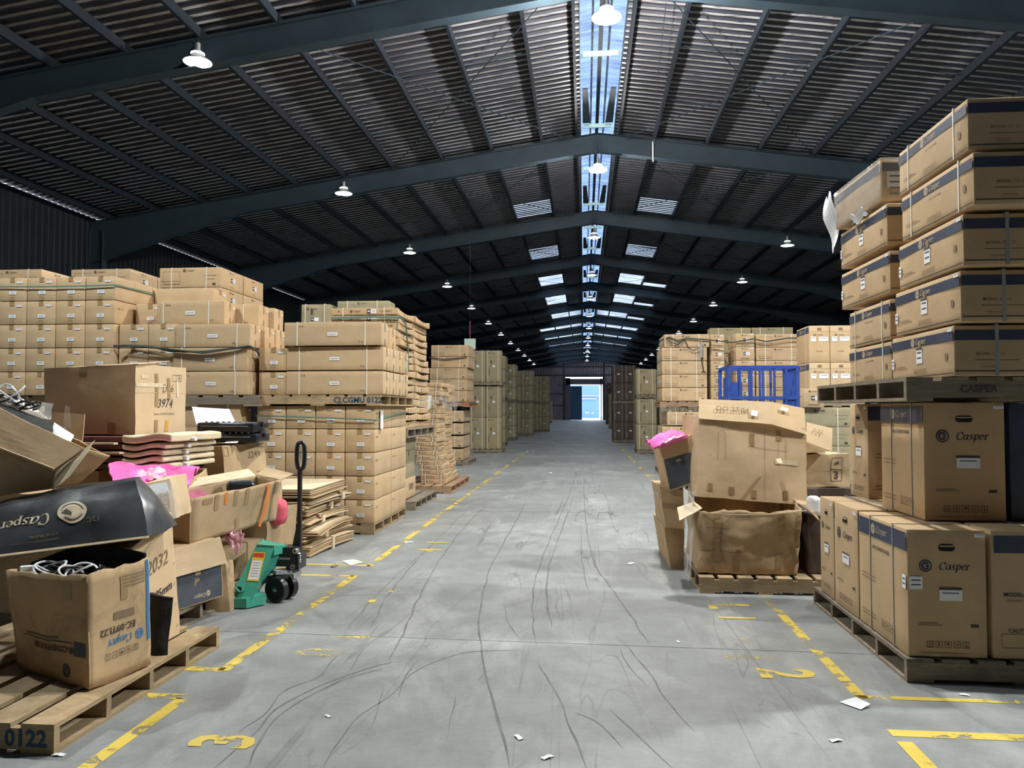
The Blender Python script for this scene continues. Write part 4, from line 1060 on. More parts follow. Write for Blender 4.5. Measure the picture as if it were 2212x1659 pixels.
# right middle: strapped cartons with a cord hung over them
pallet(1.85, 19.15, 1.66, 1.3, 1.4, 'reddish upper pallet in the corded carton stack', mat=WOODR)
for r in range(5):
    for c in range(4): place('ac', 2.46 + (.06 if r == 4 else 0), 19.37 + .34 * c, 1.815 + .331 * r, 'strapped carton, %s layer up, %s from front, corded stack' % (ORD[r + 1], ORD[c + 1]), AG)
pallet(1.85, 19.15, 0, 1.3, 1.4, 'floor pallet under the corded carton stack', mat=WOODG)
for r in range(4):
    for c in range(4): place('ac', 2.58 - (.12 if r < 3 else 0), 19.37 + .34 * c, .145 + .36 * r, 'carton below the corded stack pallet, %s up, %s from front' % (ORD[r + 1], ORD[c + 1]), AG)
def P3(x, y, z): return Vector((x, y, z))
m = MB(); pts = [(1.93, 20.2, 3.28), (1.9, 19.7, 3.32), (1.92, 19.3, 3.33), (2.1, 19.17, 3.38), (2.3, 19.16, 3.30), (2.5, 19.16, 3.36), (2.7, 19.16, 3.34), (3.05, 19.16, 3.31), (3.6, 19.16, 3.24), (4.1, 19.1, 3.32), (4.4, 19.1, 3.25), (4.9, 19.1, 3.33), (5.5, 19.1, 3.33)]
m.tube(pts, .016, DSTR); m.tube([(2.0, 19.15, 3.36), (2.15, 19.14, 3.25), (2.3, 19.14, 3.20), (2.45, 19.14, 3.34)], .014, DSTR)
m.build('rubber_cord', label='dark cord tied across the right-hand cartons at their top', cat='cord')
m = MB(); m.tube([(2.45, 19.14, 3.34), (2.55, 19.13, 3.12), (2.66, 19.13, 3.05), (2.78, 19.12, 3.10)], .012, DSTR); m.tube([(2.83, 19.12, 3.28), (2.86, 19.11, 2.8), (2.9, 19.11, 2.55), (2.96, 19.1, 2.5)], .013, CABB)
m.lathe([(.001, 0), (.03, .02), (.04, .2), (.02, .42), (.001, .46)], (2.85, 19.12, 2.85), GREYC, 10)
m.build('hanging_cable', label='loose cable with a grey sleeve hanging in front of corded cartons', cat='cable')
grid_stack('acend', [3.29], [19.4], .5, 9, 'end-on carton with black and white label', 'beside the corded stack', AG)
grid_stack('acendw', [3.92], [19.2], .5, 9, 'wide end-on carton with black and white label', 'behind the blue cage', AG)
for r in range(9): place('ac', 4.73, 19.37, .5 + .328 * r, 'long strapped carton, %s layer up, right of the blue cage' % ORD[r + 1], AG)
for c in range(2):
    for r in range(11): place('aco', 3.9 + 1.09 * c, 21.2, .005 + .345 * r, 'olive carton, %s layer up, %s column behind the blue cage stack' % (ORD[r + 1], ('left', 'right')[c]), AG)
pallet(3.1, 19.3, .35, 2.3, 1.3, 'pallet under the end-on cartons on the right', mat=WOODG)
# double white-label outdoor cartons
w, d, h = .41, .9, .75
b = MB().rbox(w, d, h, KR, n=4, seed=14); F = face_frame(w, d, h, 'F', .0055); small_casper(b, F, 0, h * .25, .03, INKF); rect(b, F, 0, h / 2 - .07, .08, .05, INKF); rect(b, F, 0, h / 2 - .12, w - .01, .004, INKF)
words(b, F, 'MODEL', 0, -h * .2, .04, INKF); L_ = face_frame(w, d, h, 'L', .0055); rect(b, L_, 0, h / 2 - .09, d - .01, .12, NAVY); small_casper(b, L_ @ Matrix.Translation((0, 0, .001)), 0, h / 2 - .09, .045, INKW)
kind('twin', (w, d, h), b, [('paper_label', lab(w, d, h, 'F', -.12, .10, .10, .10, 1), None), ('paper_label', lab(w, d, h, 'F', .08, .10, .18, .09, 1), None), ('strap', band(w, d, h, [-.2], axis='Y'), None)])
pallet(4.35, 16.15, 1.66, 1.3, 1.2, 'upper pallet under the twin-label cartons on the right', mat=WOODG)
pallet(4.35, 16.15, 0, 1.3, 1.2, 'floor pallet under the twin-label cartons on the right', mat=WOODG)
grid_stack('twin', [4.79, 5.21, 5.63], [16.2], .142, 2, 'upright carton with twin white labels', 'lower right middle', AG)
grid_stack('twin', [4.79, 5.21, 5.63], [16.2], 1.81, 2, 'upright carton with twin white labels', 'upper right middle', AG)
# carton at the corner in front and olive ones below
place('acend', 3.95, 14.25, 1.64, 'kraft carton showing its strapped side, left of the high pallet', AG)
for r in range(4):
    for c in range(2): place('aco', 4.1 + c * 1.08, 14.1, .30 + .335 * r, 'olive carton, %s layer up, %s column, behind the torn flap carton' % (ORD[r + 1], ('left', 'right')[c]), AG)
pallet(3.5, 13.8, .15, 2.2, .9, 'pallet under the olive cartons behind the flap carton', mat=WOODG)

# blue steel cage trolley
cg = bpy.data.objects.new('cage_trolley', None); COL.objects.link(cg); cg.location = (2.20, 12.0, 0)
cg['label'] = 'blue steel cage trolley standing behind the tall torn cartons on the right'; cg['category'] = 'trolley'
W_, D_, H_ = 1.02, .75, 2.25
m = MB()
for z in (H_, 1.78, .3):
    for a, b_ in (((0, 0), (W_, 0)), ((W_, 0), (W_, D_)), ((W_, D_), (0, D_)), ((0, D_), (0, 0))): m.bar((*a, z), (*b_, z), .045, .045, BLUES)
for x, y in ((0, 0), (W_, 0), (W_, D_), (0, D_)): m.bar((x, y, .12), (x, y, H_), .05, .05, BLUES, (1, 0, 0))
kid('frame', m.mesh('frame'), cg)
for i in range(1, 6):
    kid('bar', MB().bar((W_ * i / 6, 0, .3), (W_ * i / 6, 0, H_), .035, .03, BLUES, (1, 0, 0)).mesh('bar'), cg); kid('bar', MB().bar((W_ * i / 6 - .05, D_, .3), (W_ * i / 6 - .05, D_, H_), .035, .03, BLUES, (1, 0, 0)).mesh('bar'), cg)
for i in range(1, 6): kid('bar', MB().bar((W_, D_ * i / 6, .3), (W_, D_ * i / 6, H_), .03, .025, BLUES, (1, 0, 0)).mesh('bar'), cg)
kid('side_plate', MB().box(-.005, .005, .02, D_ - .3, 1.55, 2.1, BLUES).box(0, .20, .0, .01, 1.7, 2.02, BLUES).mesh('side_plate'), cg)
kid('deck', MB().box(0, W_, 0, D_, .24, .28, BLUES).mesh('deck'), cg)
for x, y in ((.08, .08), (W_ - .08, .08), (W_ - .08, D_ - .08), (.08, D_ - .08)): kid('caster', MB().cyl((x - .02, y, .07), (x + .02, y, .07), .07, BLK).box(x - .03, x + .03, y - .02, y + .02, .1, .24, STEEL).mesh('caster'), cg)

# ================================================================== right foreground: the high stack
HP = 'pallets of the right front stack'
pallet(1.88, 4.76, 0, 1.35, 1.85, 'floor pallet under the big air-conditioner cartons at right front', mat=WOODG, nb=7, group=HP)
OG = 'outdoor-unit cartons at right front'
place('outA', 2.125, 5.19, .145, 'upright carton with big dark logo, front left corner of the right floor pallet', OG)
place('bandA', 2.775, 5.19, .145, 'carton with dark band on front, cut by the right photo edge', OG)
place('outB', 2.30, 5.86, .145, 'upright carton facing the aisle, second on the right floor pallet', OG)
place('outC', 2.30, 6.30, .145, 'narrow upright carton facing the aisle, last on the right floor pallet', OG)
place('outD', 2.392, 5.47, .90, 'large logo carton standing in the middle of the right front stack', OG)
place('navy', 2.98, 5.50, .90, 'dark navy carton beside the middle logo carton, right photo edge', OG)
place('outE', 2.55, 6.44, .90, 'upright carton set back in the gap under the high pallet', OG)
pallet(1.90, 4.75, 1.652, 1.35, 1.75, 'high pallet carrying the tall carton tower at right front', mat=WOODG, nb=7, stamp=('CASPER', .3, .06), group=HP)
IG = 'indoor-unit cartons of the right front tower'
for key, y0, z, r in (('inW', 4.70, 1.797, 5), ('inW', 4.62, 2.105, 4), ('inW', 4.56, 2.418, 3), ('inT', 4.45, 2.735, 2), ('inT', 4.49, 3.055, 1)):
    d = KIND[key][0][1]
    place(key, 2.46 + (.0, .0, .0, .0, .0)[r - 1], y0 + d / 2, z, 'banded carton, %s from top, front column of the right tower' % ORD[r], IG, rz=(.0, .01, -.006, .008, 0)[r - 1])
for key, y0, z, r in (('inP', 5.62, 1.797, 5), ('inP', 5.62, 2.095, 4), ('inS', 5.64, 2.43, 3), ('inS', 5.66, 2.775, 2)):
    d = KIND[key][0][1]
    place(key, 2.46, y0 + d / 2, z, 'banded carton, %s from top, rear column of the right tower' % ORD[r], IG, rz=(0, 0, .012, -.008, 0)[r - 1])
# tilted carton in film on the very top of the rear column
w, d, h = .60, .86, .30
b = MB().rbox(w, d, h, KR, n=5, seed=15, bulge=.008)
for sd, lw in (('L', d), ('F', w)): rect(b, face_frame(w, d, h, sd, .008), 0, h / 2 - .055, lw - .01, .06, NAVY)
kind('filmbox', (w, d, h), b, [('paper_label', lab(w, d, h, 'F', -.2, .0, .12, .12, 4), 'white document label on the front end')])
fb = place('filmbox', 2.44, 6.24, 3.12, 'film-wrapped carton on top of the rear column of the right tower', IG, rz=.10)
fb.rotation_euler = (-.02, 0, .06)
m = MB(); m.rbox(w + .02, d + .02, h + .015, FILMD, n=8, seed=22, bulge=.004, rough=.005); kid('plastic_wrap', m.mesh('plastic_wrap', True), fb)
m = MB(); m.grid(lambda u, v: (2.10 + .03 * math.sin(5 * v + u), 6.72 + .16 * (u - .5) * (1.1 - abs(v - .6)) * 1.6, 2.96 + .46 * v + .03 * math.sin(u * 7)), 8, 10, WPAP, .003)
m.build('paper_sheet', label='crumpled white sheet hanging off the film-wrapped carton', cat='paper')
m = MB(); m.grid(lambda u, v: (2.125 + .02 * math.sin(5 * v), 6.0 + .3 * u, 3.06 + .07 * v + .02 * math.sin(u * 9)), 8, 4, WPAP, .003)
m.build('paper_sheet', label='small white scrap under the film-wrapped carton', cat='paper')

# ================================================================== loose, battered cartons built corner by corner
class Face:
    def __init__(s, a, b, c, d):       # bottom-left, bottom-right, top-right, top-left seen from outside
        s.a, s.b, s.c, s.d = a, b, c, d
        x = (b - a).normalized(); y0 = ((c + d) / 2 - (a + b) / 2); n = x.cross(y0).normalized(); y = n.cross(x)
        s.w = (b - a).length; s.h = y0.length; o = (a + b + c + d) / 4 + n * .012
        s.M = Matrix(((x.x, y.x, n.x, o.x), (x.y, y.y, n.y, o.y), (x.z, y.z, n.z, o.z), (0, 0, 0, 1))); s.n = n
def snap(m, v0, f0, faces):
    "press printed marks or tape onto the dented carton surface"
    vs = m.v[v0:]; fs = m.f[f0:]; fm = m.fm[f0:]; del m.v[v0:]; del m.f[f0:]; del m.fm[f0:]
    inv = [(F, F.M.inverted()) for F in faces]; low = {}; todo = []
    for f, mi in zip(fs, fm):
        P = [vs[i - v0] for i in f]; c = sum(P, Vector()) / len(P); best = None
        for F, I in inv:
            q = I @ c
            if abs(q.x) < F.w / 2 + .05 and abs(q.y) < F.h / 2 + .05 and (best is None or abs(q.z) < best[0]): best = (abs(q.z), F, I)
        if best is None: continue
        low[id(best[1])] = min(low.get(id(best[1]), 9), min((best[2] @ p).z for p in P)); todo.append((P, mi, best[1], best[2]))
    for P, mi, F, I in todo:
        if len(P) == 4 and max((P[1] - P[0]).length, (P[2] - P[1]).length) > .05:
            nu = max(1, int((P[1] - P[0]).length / .035)); nv = max(1, int((P[2] - P[1]).length / .035))
            G = [[(P[0] * (1 - i / nu) + P[1] * i / nu) * (1 - j / nv) + (P[3] * (1 - i / nu) + P[2] * i / nu) * j / nv for i in range(nu + 1)] for j in range(nv + 1)]
            polys = [[G[j][i], G[j][i + 1], G[j + 1][i + 1], G[j + 1][i]] for j in range(nv) for i in range(nu)]
        else: polys = [P]
        for pl in polys:
            o = len(m.v)
            for p in pl:
                q = I @ p; u = min(.995, max(.005, .5 + q.x / F.w)); v = min(.985, max(.005, .5 + q.y / F.h))
                m.v.append(F.fn(u, v) + F.n * (.0035 + .8 * min(.003, q.z - low[id(F)])))
            m.f.append(list(range(o, o + len(pl)))); m.fm.append(mi)
def batt(name, B, T, mat, label, cat='carton', open_top=False, bulge=.012, rough=.006, n=12, seed=0, decals=None, parts=None, group=None, inner=None, rag=.0):
    "carton from its 8 corners (front-left, front-right, back-right, back-left; bottom then top), dented and bowed"
    B = [Vector(p) for p in B]; T = [Vector(p) for p in T]; m = MB(); off = Vector((seed * 2.3, seed * 1.1, seed * .7))
    def jig(p): return p + noise.noise_vector(p * 5 + off) * rough * 1.6 + noise.noise_vector(p * 14 + off) * rough * .6
    faces = {}
    for k_, (i, j) in enumerate(((0, 1), (1, 2), (2, 3), (3, 0))):
        a, b, c, d = B[i], B[j], T[j], T[i]; F = Face(a, b, c, d); F.bulge, F.open, F.rough = bulge, open_top, rough; faces['FRBL'[k_]] = F
        def fn(u, v, a=a, b=b, c=c, d=d, F=F):
            p = (a * (1 - u) + b * u) * (1 - v) + (d * (1 - u) + c * u) * v
            e = 16 * u * (1 - u) * (v * (1 - v) if not open_top else v * .25 * (1 - .3 * v))
            p = jig(p) + F.n * bulge * e
            if open_top and v > .99: p.z += rag * noise.noise(p * 17 + off)
            return p
        F.fn = fn; m.grid(fn, n, n, mat, .007 if open_top else 0)
    m.grid(lambda u, v: jig((B[0] * (1 - u) + B[1] * u) * (1 - v) + (B[3] * (1 - u) + B[2] * u) * v), n, n, mat)
    if not open_top:
        m.grid(lambda u, v: jig((T[0] * (1 - u) + T[1] * u) * (1 - v) + (T[3] * (1 - u) + T[2] * u) * v) + Vector((0, 0, bulge * .8 * 16 * u * (1 - u) * v * (1 - v))), n, n, mat)
    if decals:
        v0_, f0_ = len(m.v), len(m.f); decals(m, faces); snap(m, v0_, f0_, list(faces.values()))
    o = m.build(name, label=label, cat=cat, group=group)
    me = o.data; me.polygons.foreach_set('use_smooth', [len(p.vertices) == 4 and p.area > 1e-4 for p in me.polygons])
    if parts:
        for nm_, pm, lb in parts(faces):
            if getattr(pm, 'F', None): snap(pm, 0, 0, [pm.F])
            c = kid(nm_, pm.mesh(nm_), o)
            if lb: c['label'] = lb
    return o
def sheet(pts, mat, th=.006, n=10, amp=.01, seed=0, arch=0):
    "four-corner sheet with creases and its own thickness"
    a, b, c, d = [Vector(p) for p in pts]; off = Vector((seed, seed * .7, 0)); nn = (b - a).cross(d - a).normalized(); m = MB()
    return m.grid(lambda u, v: (a * (1 - u) + b * u) * (1 - v) + (d * (1 - u) + c * u) * v + nn * arch * 4 * u * (1 - u) + noise.noise_vector((a * (1 - u) + b * u) * 6 * (1 - v) + c * 6 * v + off) * amp, n, n, mat, th)
def on(F, x, y, w, h, mat, lift=.0, th=.0012):
    u, v = .5 + x / F.w, .5 + y / F.h; e = 16 * u * (1 - u) * (v * .25 * (1 - .3 * v) if F.open else v * (1 - v))
    lift = F.bulge * e - .012 + F.rough * .7 + .003
    m = MB(); m.F = F; rect(m, F.M @ Matrix.Translation((0, 0, lift)), x, y, w, h, mat); return m
V = Vector

# ------------------------------------------------------------------ left front pallet and its heap
LPG = 'pallets under the left scrap heap'
pallet(-3.92, 3.40, 0, 1.47, 1.62, 'front left pallet with stencilled letters, empty slats in view', nb=7, stamp=('CGMU 0122', .79, .105), group=LPG)
pallet(-4.25, 5.22, 0, 1.34, 1.75, 'second left pallet, mostly hidden under the kraft and slate carton', nb=6, mat=WOODG, group=LPG)
HG = 'battered cartons of the left heap'
def d_ec(m, F):
    R_ = F['R'].M @ Matrix.Translation((0, 0, .022)) @ Matrix.Rotation(PI, 4, 'Z'); w_ = F['R'].w; h_ = F['R'].h
    roundel(m, R_ @ Matrix.Translation((-w_ * .30, h_ * .16, .004)), .028, INKB); casper(m, R_ @ Matrix.Translation((w_ * .02, h_ * .155, .004)), .028, INKB)
    words(m, R_ @ Matrix.Translation((0, 0, .004)), 'EC-09TL22', .02, h_ * .05, .052, INK, bold=.02)
    symbols(m, R_ @ Matrix.Translation((0, 0, .004)), .0, h_ * .27, .032, 5, INK)
    rect(m, R_ @ Matrix.Translation((0, 0, .003)), -.02, -h_ * .06, .14, .04, INKF)
    for i in range(4): rect(m, R_ @ Matrix.Translation((0, 0, .003)), -.09, -h_ * (.30 + .03 * i), .16, .007, INKF)
    rect(m, R_ @ Matrix.Translation((0, 0, .003)), -w_ / 2 + .02, -.07, .022, h_ * .75, INKB)
    L_ = F['F'].M @ Matrix.Rotation(PI, 4, 'Z') @ Matrix.Translation((0, 0, .022)); w2 = F['F'].w
    words(m, L_, 'AIR-CONDITIONER', -.06, F['F'].h * .19, .045, INK, bold=.02); rect(m, L_, -w2 * .40, F['F'].h * .17, .10, .07, NAVY)
    rect(m, L_, .0, F['F'].h * .13, .45, .004, INK); rect(m, L_, .05, F['F'].h * .10, .3, .010, INKF); roundel(m, L_ @ Matrix.Translation((-.16, F['F'].h * .38, 0)), .035, INKN)
def p_ec(F):
    return [('tape', on(F['R'], .02, F['R'].h * .30, .05, .13, TAPE, .002), 'brown tape strip'),
            ('tape', on(F['F'], .2, F['F'].h * .36, .06, .10, TAPE, .012), None)]
E1B = [(-3.20, 4.12, .148), (-2.56, 3.81, .148), (-2.46, 4.22, .148), (-3.05, 4.32, .148)]
E1T = [(-3.26, 4.10, .69), (-2.62, 3.87, .725), (-2.485, 4.22, .757), (-3.05, 4.34, .70)]
batt('carton', E1B, E1T, KD, 'worn open carton of cables standing on the front left pallet', open_top=True, bulge=.018, seed=1, decals=d_ec, parts=p_ec, group=HG, rag=.015)
LN = MB()  # black sheet added to give the carton's inside its deep shade
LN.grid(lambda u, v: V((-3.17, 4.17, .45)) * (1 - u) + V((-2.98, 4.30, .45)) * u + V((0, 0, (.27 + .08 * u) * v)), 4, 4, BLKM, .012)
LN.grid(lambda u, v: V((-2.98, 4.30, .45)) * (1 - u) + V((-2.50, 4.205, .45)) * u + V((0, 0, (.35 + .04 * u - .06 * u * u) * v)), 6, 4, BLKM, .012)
LN.build('shade_liner', label='black sheet standing in for shade at the back of the open cable carton', cat='foam')
def cable_loop(c, r, n_, rad, mat, seed, zamp=.04, turns=2.0):
    rr = random.Random(seed); ph = rr.random() * 6; m = MB(); pts = []
    for i in range(n_):
        a = 2 * PI * turns * i / n_ + ph; k_ = 1 + .3 * math.sin(a * .7 + seed)
        pts.append((c[0] + r * k_ * math.cos(a), c[1] + r * .7 * k_ * math.sin(a), c[2] + zamp * math.sin(a * 1.3 + seed) + zamp * .5 * i / n_))
    return m.tube(pts, rad, mat, 6)
for i, (cx, cy, cz, r, mt, t, lb) in enumerate(((-3.00, 4.10, .695, .10, CABW, 2.2, 'white coiled cable, left one inside the open cable carton'), (-2.80, 4.05, .70, .09, CABW, 1.8, 'white coiled cable, right one inside the open cable carton'),
                                        (-2.93, 4.12, .685, .10, CABB, 2.5, 'black coiled cable lying under the white ones in the cable carton'), (-2.66, 4.12, .685, .07, CABB, 2.0, 'black cable in the right corner of the cable carton'))):
    cable_loop((cx, cy, cz), r, 60, .0065, mt, i + 3, .03, t).build('cable', label=lb, cat='cable', group='cables in the cartons')
MB().box(-.03, .03, -.02, .02, 0, .045, WPAP).build('plug_adapter', loc=(-3.13, 4.09, .675), rz=.5, label='white plug adapter by the left rim of the cable carton', cat='adapter')
MB().hexa([(-3.16, 4.14, .16), (-2.6, 3.88, .16), (-2.5, 4.2, .16), (-3.04, 4.28, .16), (-3.18, 4.14, .655), (-2.65, 3.95, .655), (-2.54, 4.18, .665), (-3.04, 4.28, .665)], BLKM).build('cable_heap', label='dark heap of cables filling the open cable carton', cat='cables', kind='stuff')  # black filler raised over the inner walls, standing in for shade there

def d_dark(m, F):
    Q = F['F']; L_ = Q.M @ Matrix.Translation((0, 0, .035)) @ Matrix.Rotation(PI, 4, 'Z'); w_, h_ = Q.w, Q.h
    x0 = -(w_ / 2 - .42)
    roundel(m, L_ @ Matrix.Translation((x0 - .02, -.03, .0)), .088, INKW, INK); casper(m, L_ @ Matrix.Translation((x0 + .29, -.02, 0)), .056, INKW)
    words(m, L_, 'A THAI BRAND', x0 + .18, .11, .024, INKF); words(m, L_, '12C', x0 - .14, .05, .05, INKF); rect(m, L_, x0 + .25, .145, .3, .004, INKF)
def p_dark(F): return [('rim', MB().ribbon([F['F'].a + F['F'].n * .01, F['F'].b + F['F'].n * .01], .014, KEDGE, F['F'].n, .008), 'pale cut lower edge')]
f0, f1 = at(-70, 1212, 4.16), at(322, 1162, 4.22); t0, t1 = at(-70, 1105, 4.44), at(292, 1037, 4.46)
batt('carton', [f0, f1, f1 + V((-.10, .5, .0)), f0 + V((-.1, .5, .0))], [t0, t1, t1 + V((-.1, .22, .0)), t0 + V((-.1, .22, .0))], BLACKB, 'glossy black carton with upside-down cream lettering above the cable carton', bulge=.035, rough=.010, seed=2, decals=d_dark, parts=p_dark, group=HG)

# tilted open carton at the left edge
f0, f1 = at(-90, 1085, 4.75), at(110, 1056, 4.72); t0, t1 = at(-90, 838, 4.70), at(184, 970, 4.62)
def p_tilt(F):
    a, b = t0, t1; out = []
    out.append(('flap', sheet([at(-90, 935, 4.55), at(116, 1014, 4.52), b + V((0, -.02, 0)), a + V((0, -.02, 0))], KR, .006, 8, .004), 'folded-down front flap'))
    m = MB(); P_ = [at(206, 950, 4.62), at(184, 985, 4.55), at(150, 1030, 4.5), at(118, 1056, 4.5), at(112, 1056, 4.62), at(122, 1016, 4.6), at(160, 990, 4.6)]
    m.poly(P_, .006, PALE, (F['F'].n)); out.append(('flap', m, 'pale torn corner flap'))
    out.append(('rim', MB().ribbon([at(-90, 933, 4.535), at(116, 1013, 4.505)], .009, KEDGE, (0, 0, 1), .009), 'pale cut edge of the flap'))
    out.append(('tape', on(F['F'], .0, .1, .012, .2, TAPE, .1), None))
    return out
batt('carton', [f0, f1, f1 + V((-.05, .34, 0)), f0 + V((-.05, .34, .0))], [t0, t1, t1 + V((-.05, .34, -.07)), t0 + V((-.05, .34, -.07))], KD, 'big tilted open carton at the left photo edge above the black carton', open_top=True, bulge=.012, seed=3, parts=p_tilt, group=HG)
a_ = at(0, 872, 4.95); sheet([at(-60, 862, 4.8), at(112, 938, 4.72), at(116, 912, 4.95), at(-60, 846, 5.0)], BLKM, .03, 8, .015, 4).build('black_foam', label='black foam panel inside the tilted open carton', cat='panel')
sheet([at(108, 942, 4.82), at(150, 958, 4.82), at(160, 940, 4.9), at(117, 912, 4.9)], WPAP, .004, 8, .006, 5).build('paper_sheet', label='white printed sheet inside the tilted open carton', cat='paper')
sheet([at(112, 1060, 5.34), at(165, 1060, 5.34), at(184, 894, 5.4), at(95, 888, 5.4)], PALE, .006, 8, .012, 6).build('cardboard_flap', label='upright kraft flap between the tilted carton and the cube carton', cat='cardboard')
sheet([at(137, 925, 5.32), at(152, 925, 5.32), at(150, 880, 5.28), at(141, 876, 5.28)], FILM, .003, 4, .006, 6).build('film_scrap', label='clear film scrap sticking up beside the kraft flap', cat='film')
for i, (px_, py_, r, mt, lb) in enumerate(((18, 848, .09, CABW, 'grey cable loop rising highest out of the tilted open carton'), (35, 868, .07, CABW, 'small pale cable coil in the tilted open carton'), (5, 858, .11, CABB, 'black cable coil at the left photo edge in the tilted carton'), (60, 872, .07, CABB, 'black cable coil right of the pale coils in the tilted carton'))):
    c = at(px_, py_, 5.0); cable_loop((c.x, c.y, c.z - .02), r, 50, .007, mt, 20 + i, .06 if i == 0 else .025, 2.2).build('cable', label=lb, cat='cable', group='cables in the cartons')
c = at(78, 882, 5.1); sheet([c + V((-.12, 0, -.06)), c + V((.10, 0, -.07)), c + V((.08, .1, .03)), c + V((-.08, .1, .05))], FILM, .004, 8, .04, 7).build('film_scrap', label='crumpled clear film on top of the tilted open carton', cat='film')

# the cube carton with handwriting
def d_cube(m, F):
    R_ = F['R'].M @ Matrix.Translation((0, 0, .012)); h_ = F['R'].h
    words(m, R_, 'D26', .08, .10, .11, INKF, shear=.2); words(m, R_, '3974', .03, -.04, .12, INK, shear=.2); words(m, R_, 'Factory: Commercial appliances', .03, -.13, .026, INK)
    frame_rect(m, R_, .28, .20, .07, .06, .004, INK); frame_rect(m, R_, .20, .20, .07, .06, .004, INKF); rect(m, R_, .28, .20, .01, .035, INK)
    rect(m, R_, 0, .06, F['R'].w * .98, .004, KEDGE)
def p_cube(F):
    o_ = [('tape', on(F['R'], x, y, w_, h_, mt, .014), None) for x, y, w_, h_, mt in ((-.10, -.235, .05, .11, TAPE), (-.10, .08, .05, .3, TAPE), (.10, .10, .05, .2, TAPE), (-.28, .2, .10, .03, PALE), (-.2, .13, .5, .035, PALE), (.24, .12, .03, .2, PALE))]
    o_.append(('tape', on(F['R'], .07, -.24, .05, .10, TAPEY, .014), 'short yellow tape')); o_.append(('tape', on(F['F'], .2, -.24, .07, .09, TAPE, .014), None)); o_.append(('tape', on(F['F'], -.05, .24, .07, .09, TAPE, .014), None))
    o_.append(('flap', sheet([F['F'].d, F['F'].c + V((.02, 0, 0)), F['R'].c + V((0, -.3, .05)), F['F'].d + V((.2, .5, .05))], KL, .006, 6, .008), 'lifted top flap')); return o_
batt('carton', [(-4.60, 6.2, 1.395), (-3.79, 6.2, 1.385), (-3.79, 7.02, 1.39), (-4.6, 7.02, 1.4)], [(-4.61, 6.18, 1.955), (-3.80, 6.2, 1.99), (-3.80, 7.04, 2.0), (-4.6, 7.05, 1.99)], KL, 'big cube carton with handwriting on its right side, top of the left heap', seed=4, bulge=.01, rough=.004, decals=d_cube, parts=p_cube, group=HG)
# filler carton that carries the upper heap
batt('carton', [(-4.55, 6.0, .148), (-3.98, 6.0, .148), (-3.98, 6.9, .148), (-4.55, 6.9, .148)], [(-4.55, 6.0, 1.10), (-3.98, 6.0, 1.10), (-3.98, 6.9, 1.10), (-4.55, 6.9, 1.10)], KD, 'large dim carton carrying the wrapped panels in the left heap', seed=5, bulge=.01, group=HG)
batt('carton', [(-4.5, 5.18, .148), (-3.45, 5.18, .148), (-3.45, 5.55, .148), (-4.5, 5.55, .148)], [(-4.5, 5.18, 1.0), (-3.5, 5.18, 1.0), (-3.5, 5.55, 1.0), (-4.5, 5.55, 1.0)], KD, 'dim carton behind the black carton with crumpled tape on its front', seed=6, bulge=.01, group=HG,
     parts=lambda F: [('tape', on(F['F'], .25, .33, .10, .16, TAPE, .012), 'crumpled brown tape')])
# wrapped panels
for i in range(5):
    z = 1.115 + i * .055; rr = random.Random(i)
    m = MB(); m.box(-4.72 + .03 * i, -3.72, 5.92 + .02 * rr.random(), 6.9, z, z + .042, MAROON)
    o = m.build('wrapped_panel', label='maroon panel with a crumpled kraft sleeve, %s of five below the cube carton' % ('lowest', 'second', 'middle', 'fourth', 'topmost')[i], cat='panel', group='wrapped panels')
    x1 = -3.32 - .05 * rr.random() + (.03 if i == 4 else 0); s_ = MB()
    s_.rbox(x1 + 3.72, .86, .038 if i < 4 else .060, PALE, r=.012, n=12, bulge=.0, rough=.006, seed=i + 30, fn=lambda q, x, y, z_: (q.x + (x1 - 3.72) / 2, q.y + 6.33, q.z + z + .002 + .014 * math.sin(3 * x)))
    kid('paper_sleeve', s_.mesh('paper_sleeve'), o)['label'] = 'crumpled pale kraft sleeve'
    kid('white_tube', MB().cyl((x1 - .1, 6.25, z + .02), (x1 + .045, 6.2, z + .02), .018, WPAP, 10).mesh('white_tube'), o)
MB().box(-4.2, -3.75, 5.84, 5.9, 1.32, 1.335, PALE).build('cardboard_strip', label='upper pale cardboard strip lying before the maroon panels', cat='cardboard')
MB().box(-4.0, -3.7, 5.84, 5.9, 1.245, 1.26, PALE).build('cardboard_strip', label='lower pale cardboard strip lying before the maroon panels', cat='cardboard')

# small carton with handwriting and the pink foam
b0, b1 = at(236, 1100, 5.62), at(378, 1110, 5.62); b2, b3 = at(455, 1048, 6.5), at(310, 1048, 6.5)
T_ = [at(236, 1046, 5.62), at(378, 1060, 5.62), at(446, 1012, 6.5), at(300, 1006, 6.5)]
batt('carton', [b0, b1, b2, b3], T_, KR, 'small open carton with handwriting holding pink foam, left heap', open_top=True, seed=8, bulge=.006, group=HG, decals=lambda m, F: words(m, F['R'].M @ Matrix.Translation((0, 0, .01)), 'SOM 5A', .05, 0, .09, INKF, shear=.2))
def foam(C, mat, nm_, lb, amp, seed, th=.012, n=26, fr=5.0):
    a, b, c, d = C; off = V((seed, 0, 0)); m = MB()
    m.grid(lambda u, v: (a * (1 - u) + b * u) * (1 - v) + (d * (1 - u) + c * u) * v + V((0, 0, 1)) * amp * (noise.noise(V((u * fr, v * 3, seed))) + .5 * noise.noise(V((u * fr * 2.4, v * 5, seed)))) + V((0, -1, 0)) * amp * .6 * noise.noise(V((u * 4, v * 4, seed + 5))), n, n, mat, th)
    o = m.build(nm_, smooth=True, label=lb, cat='foam'); return o
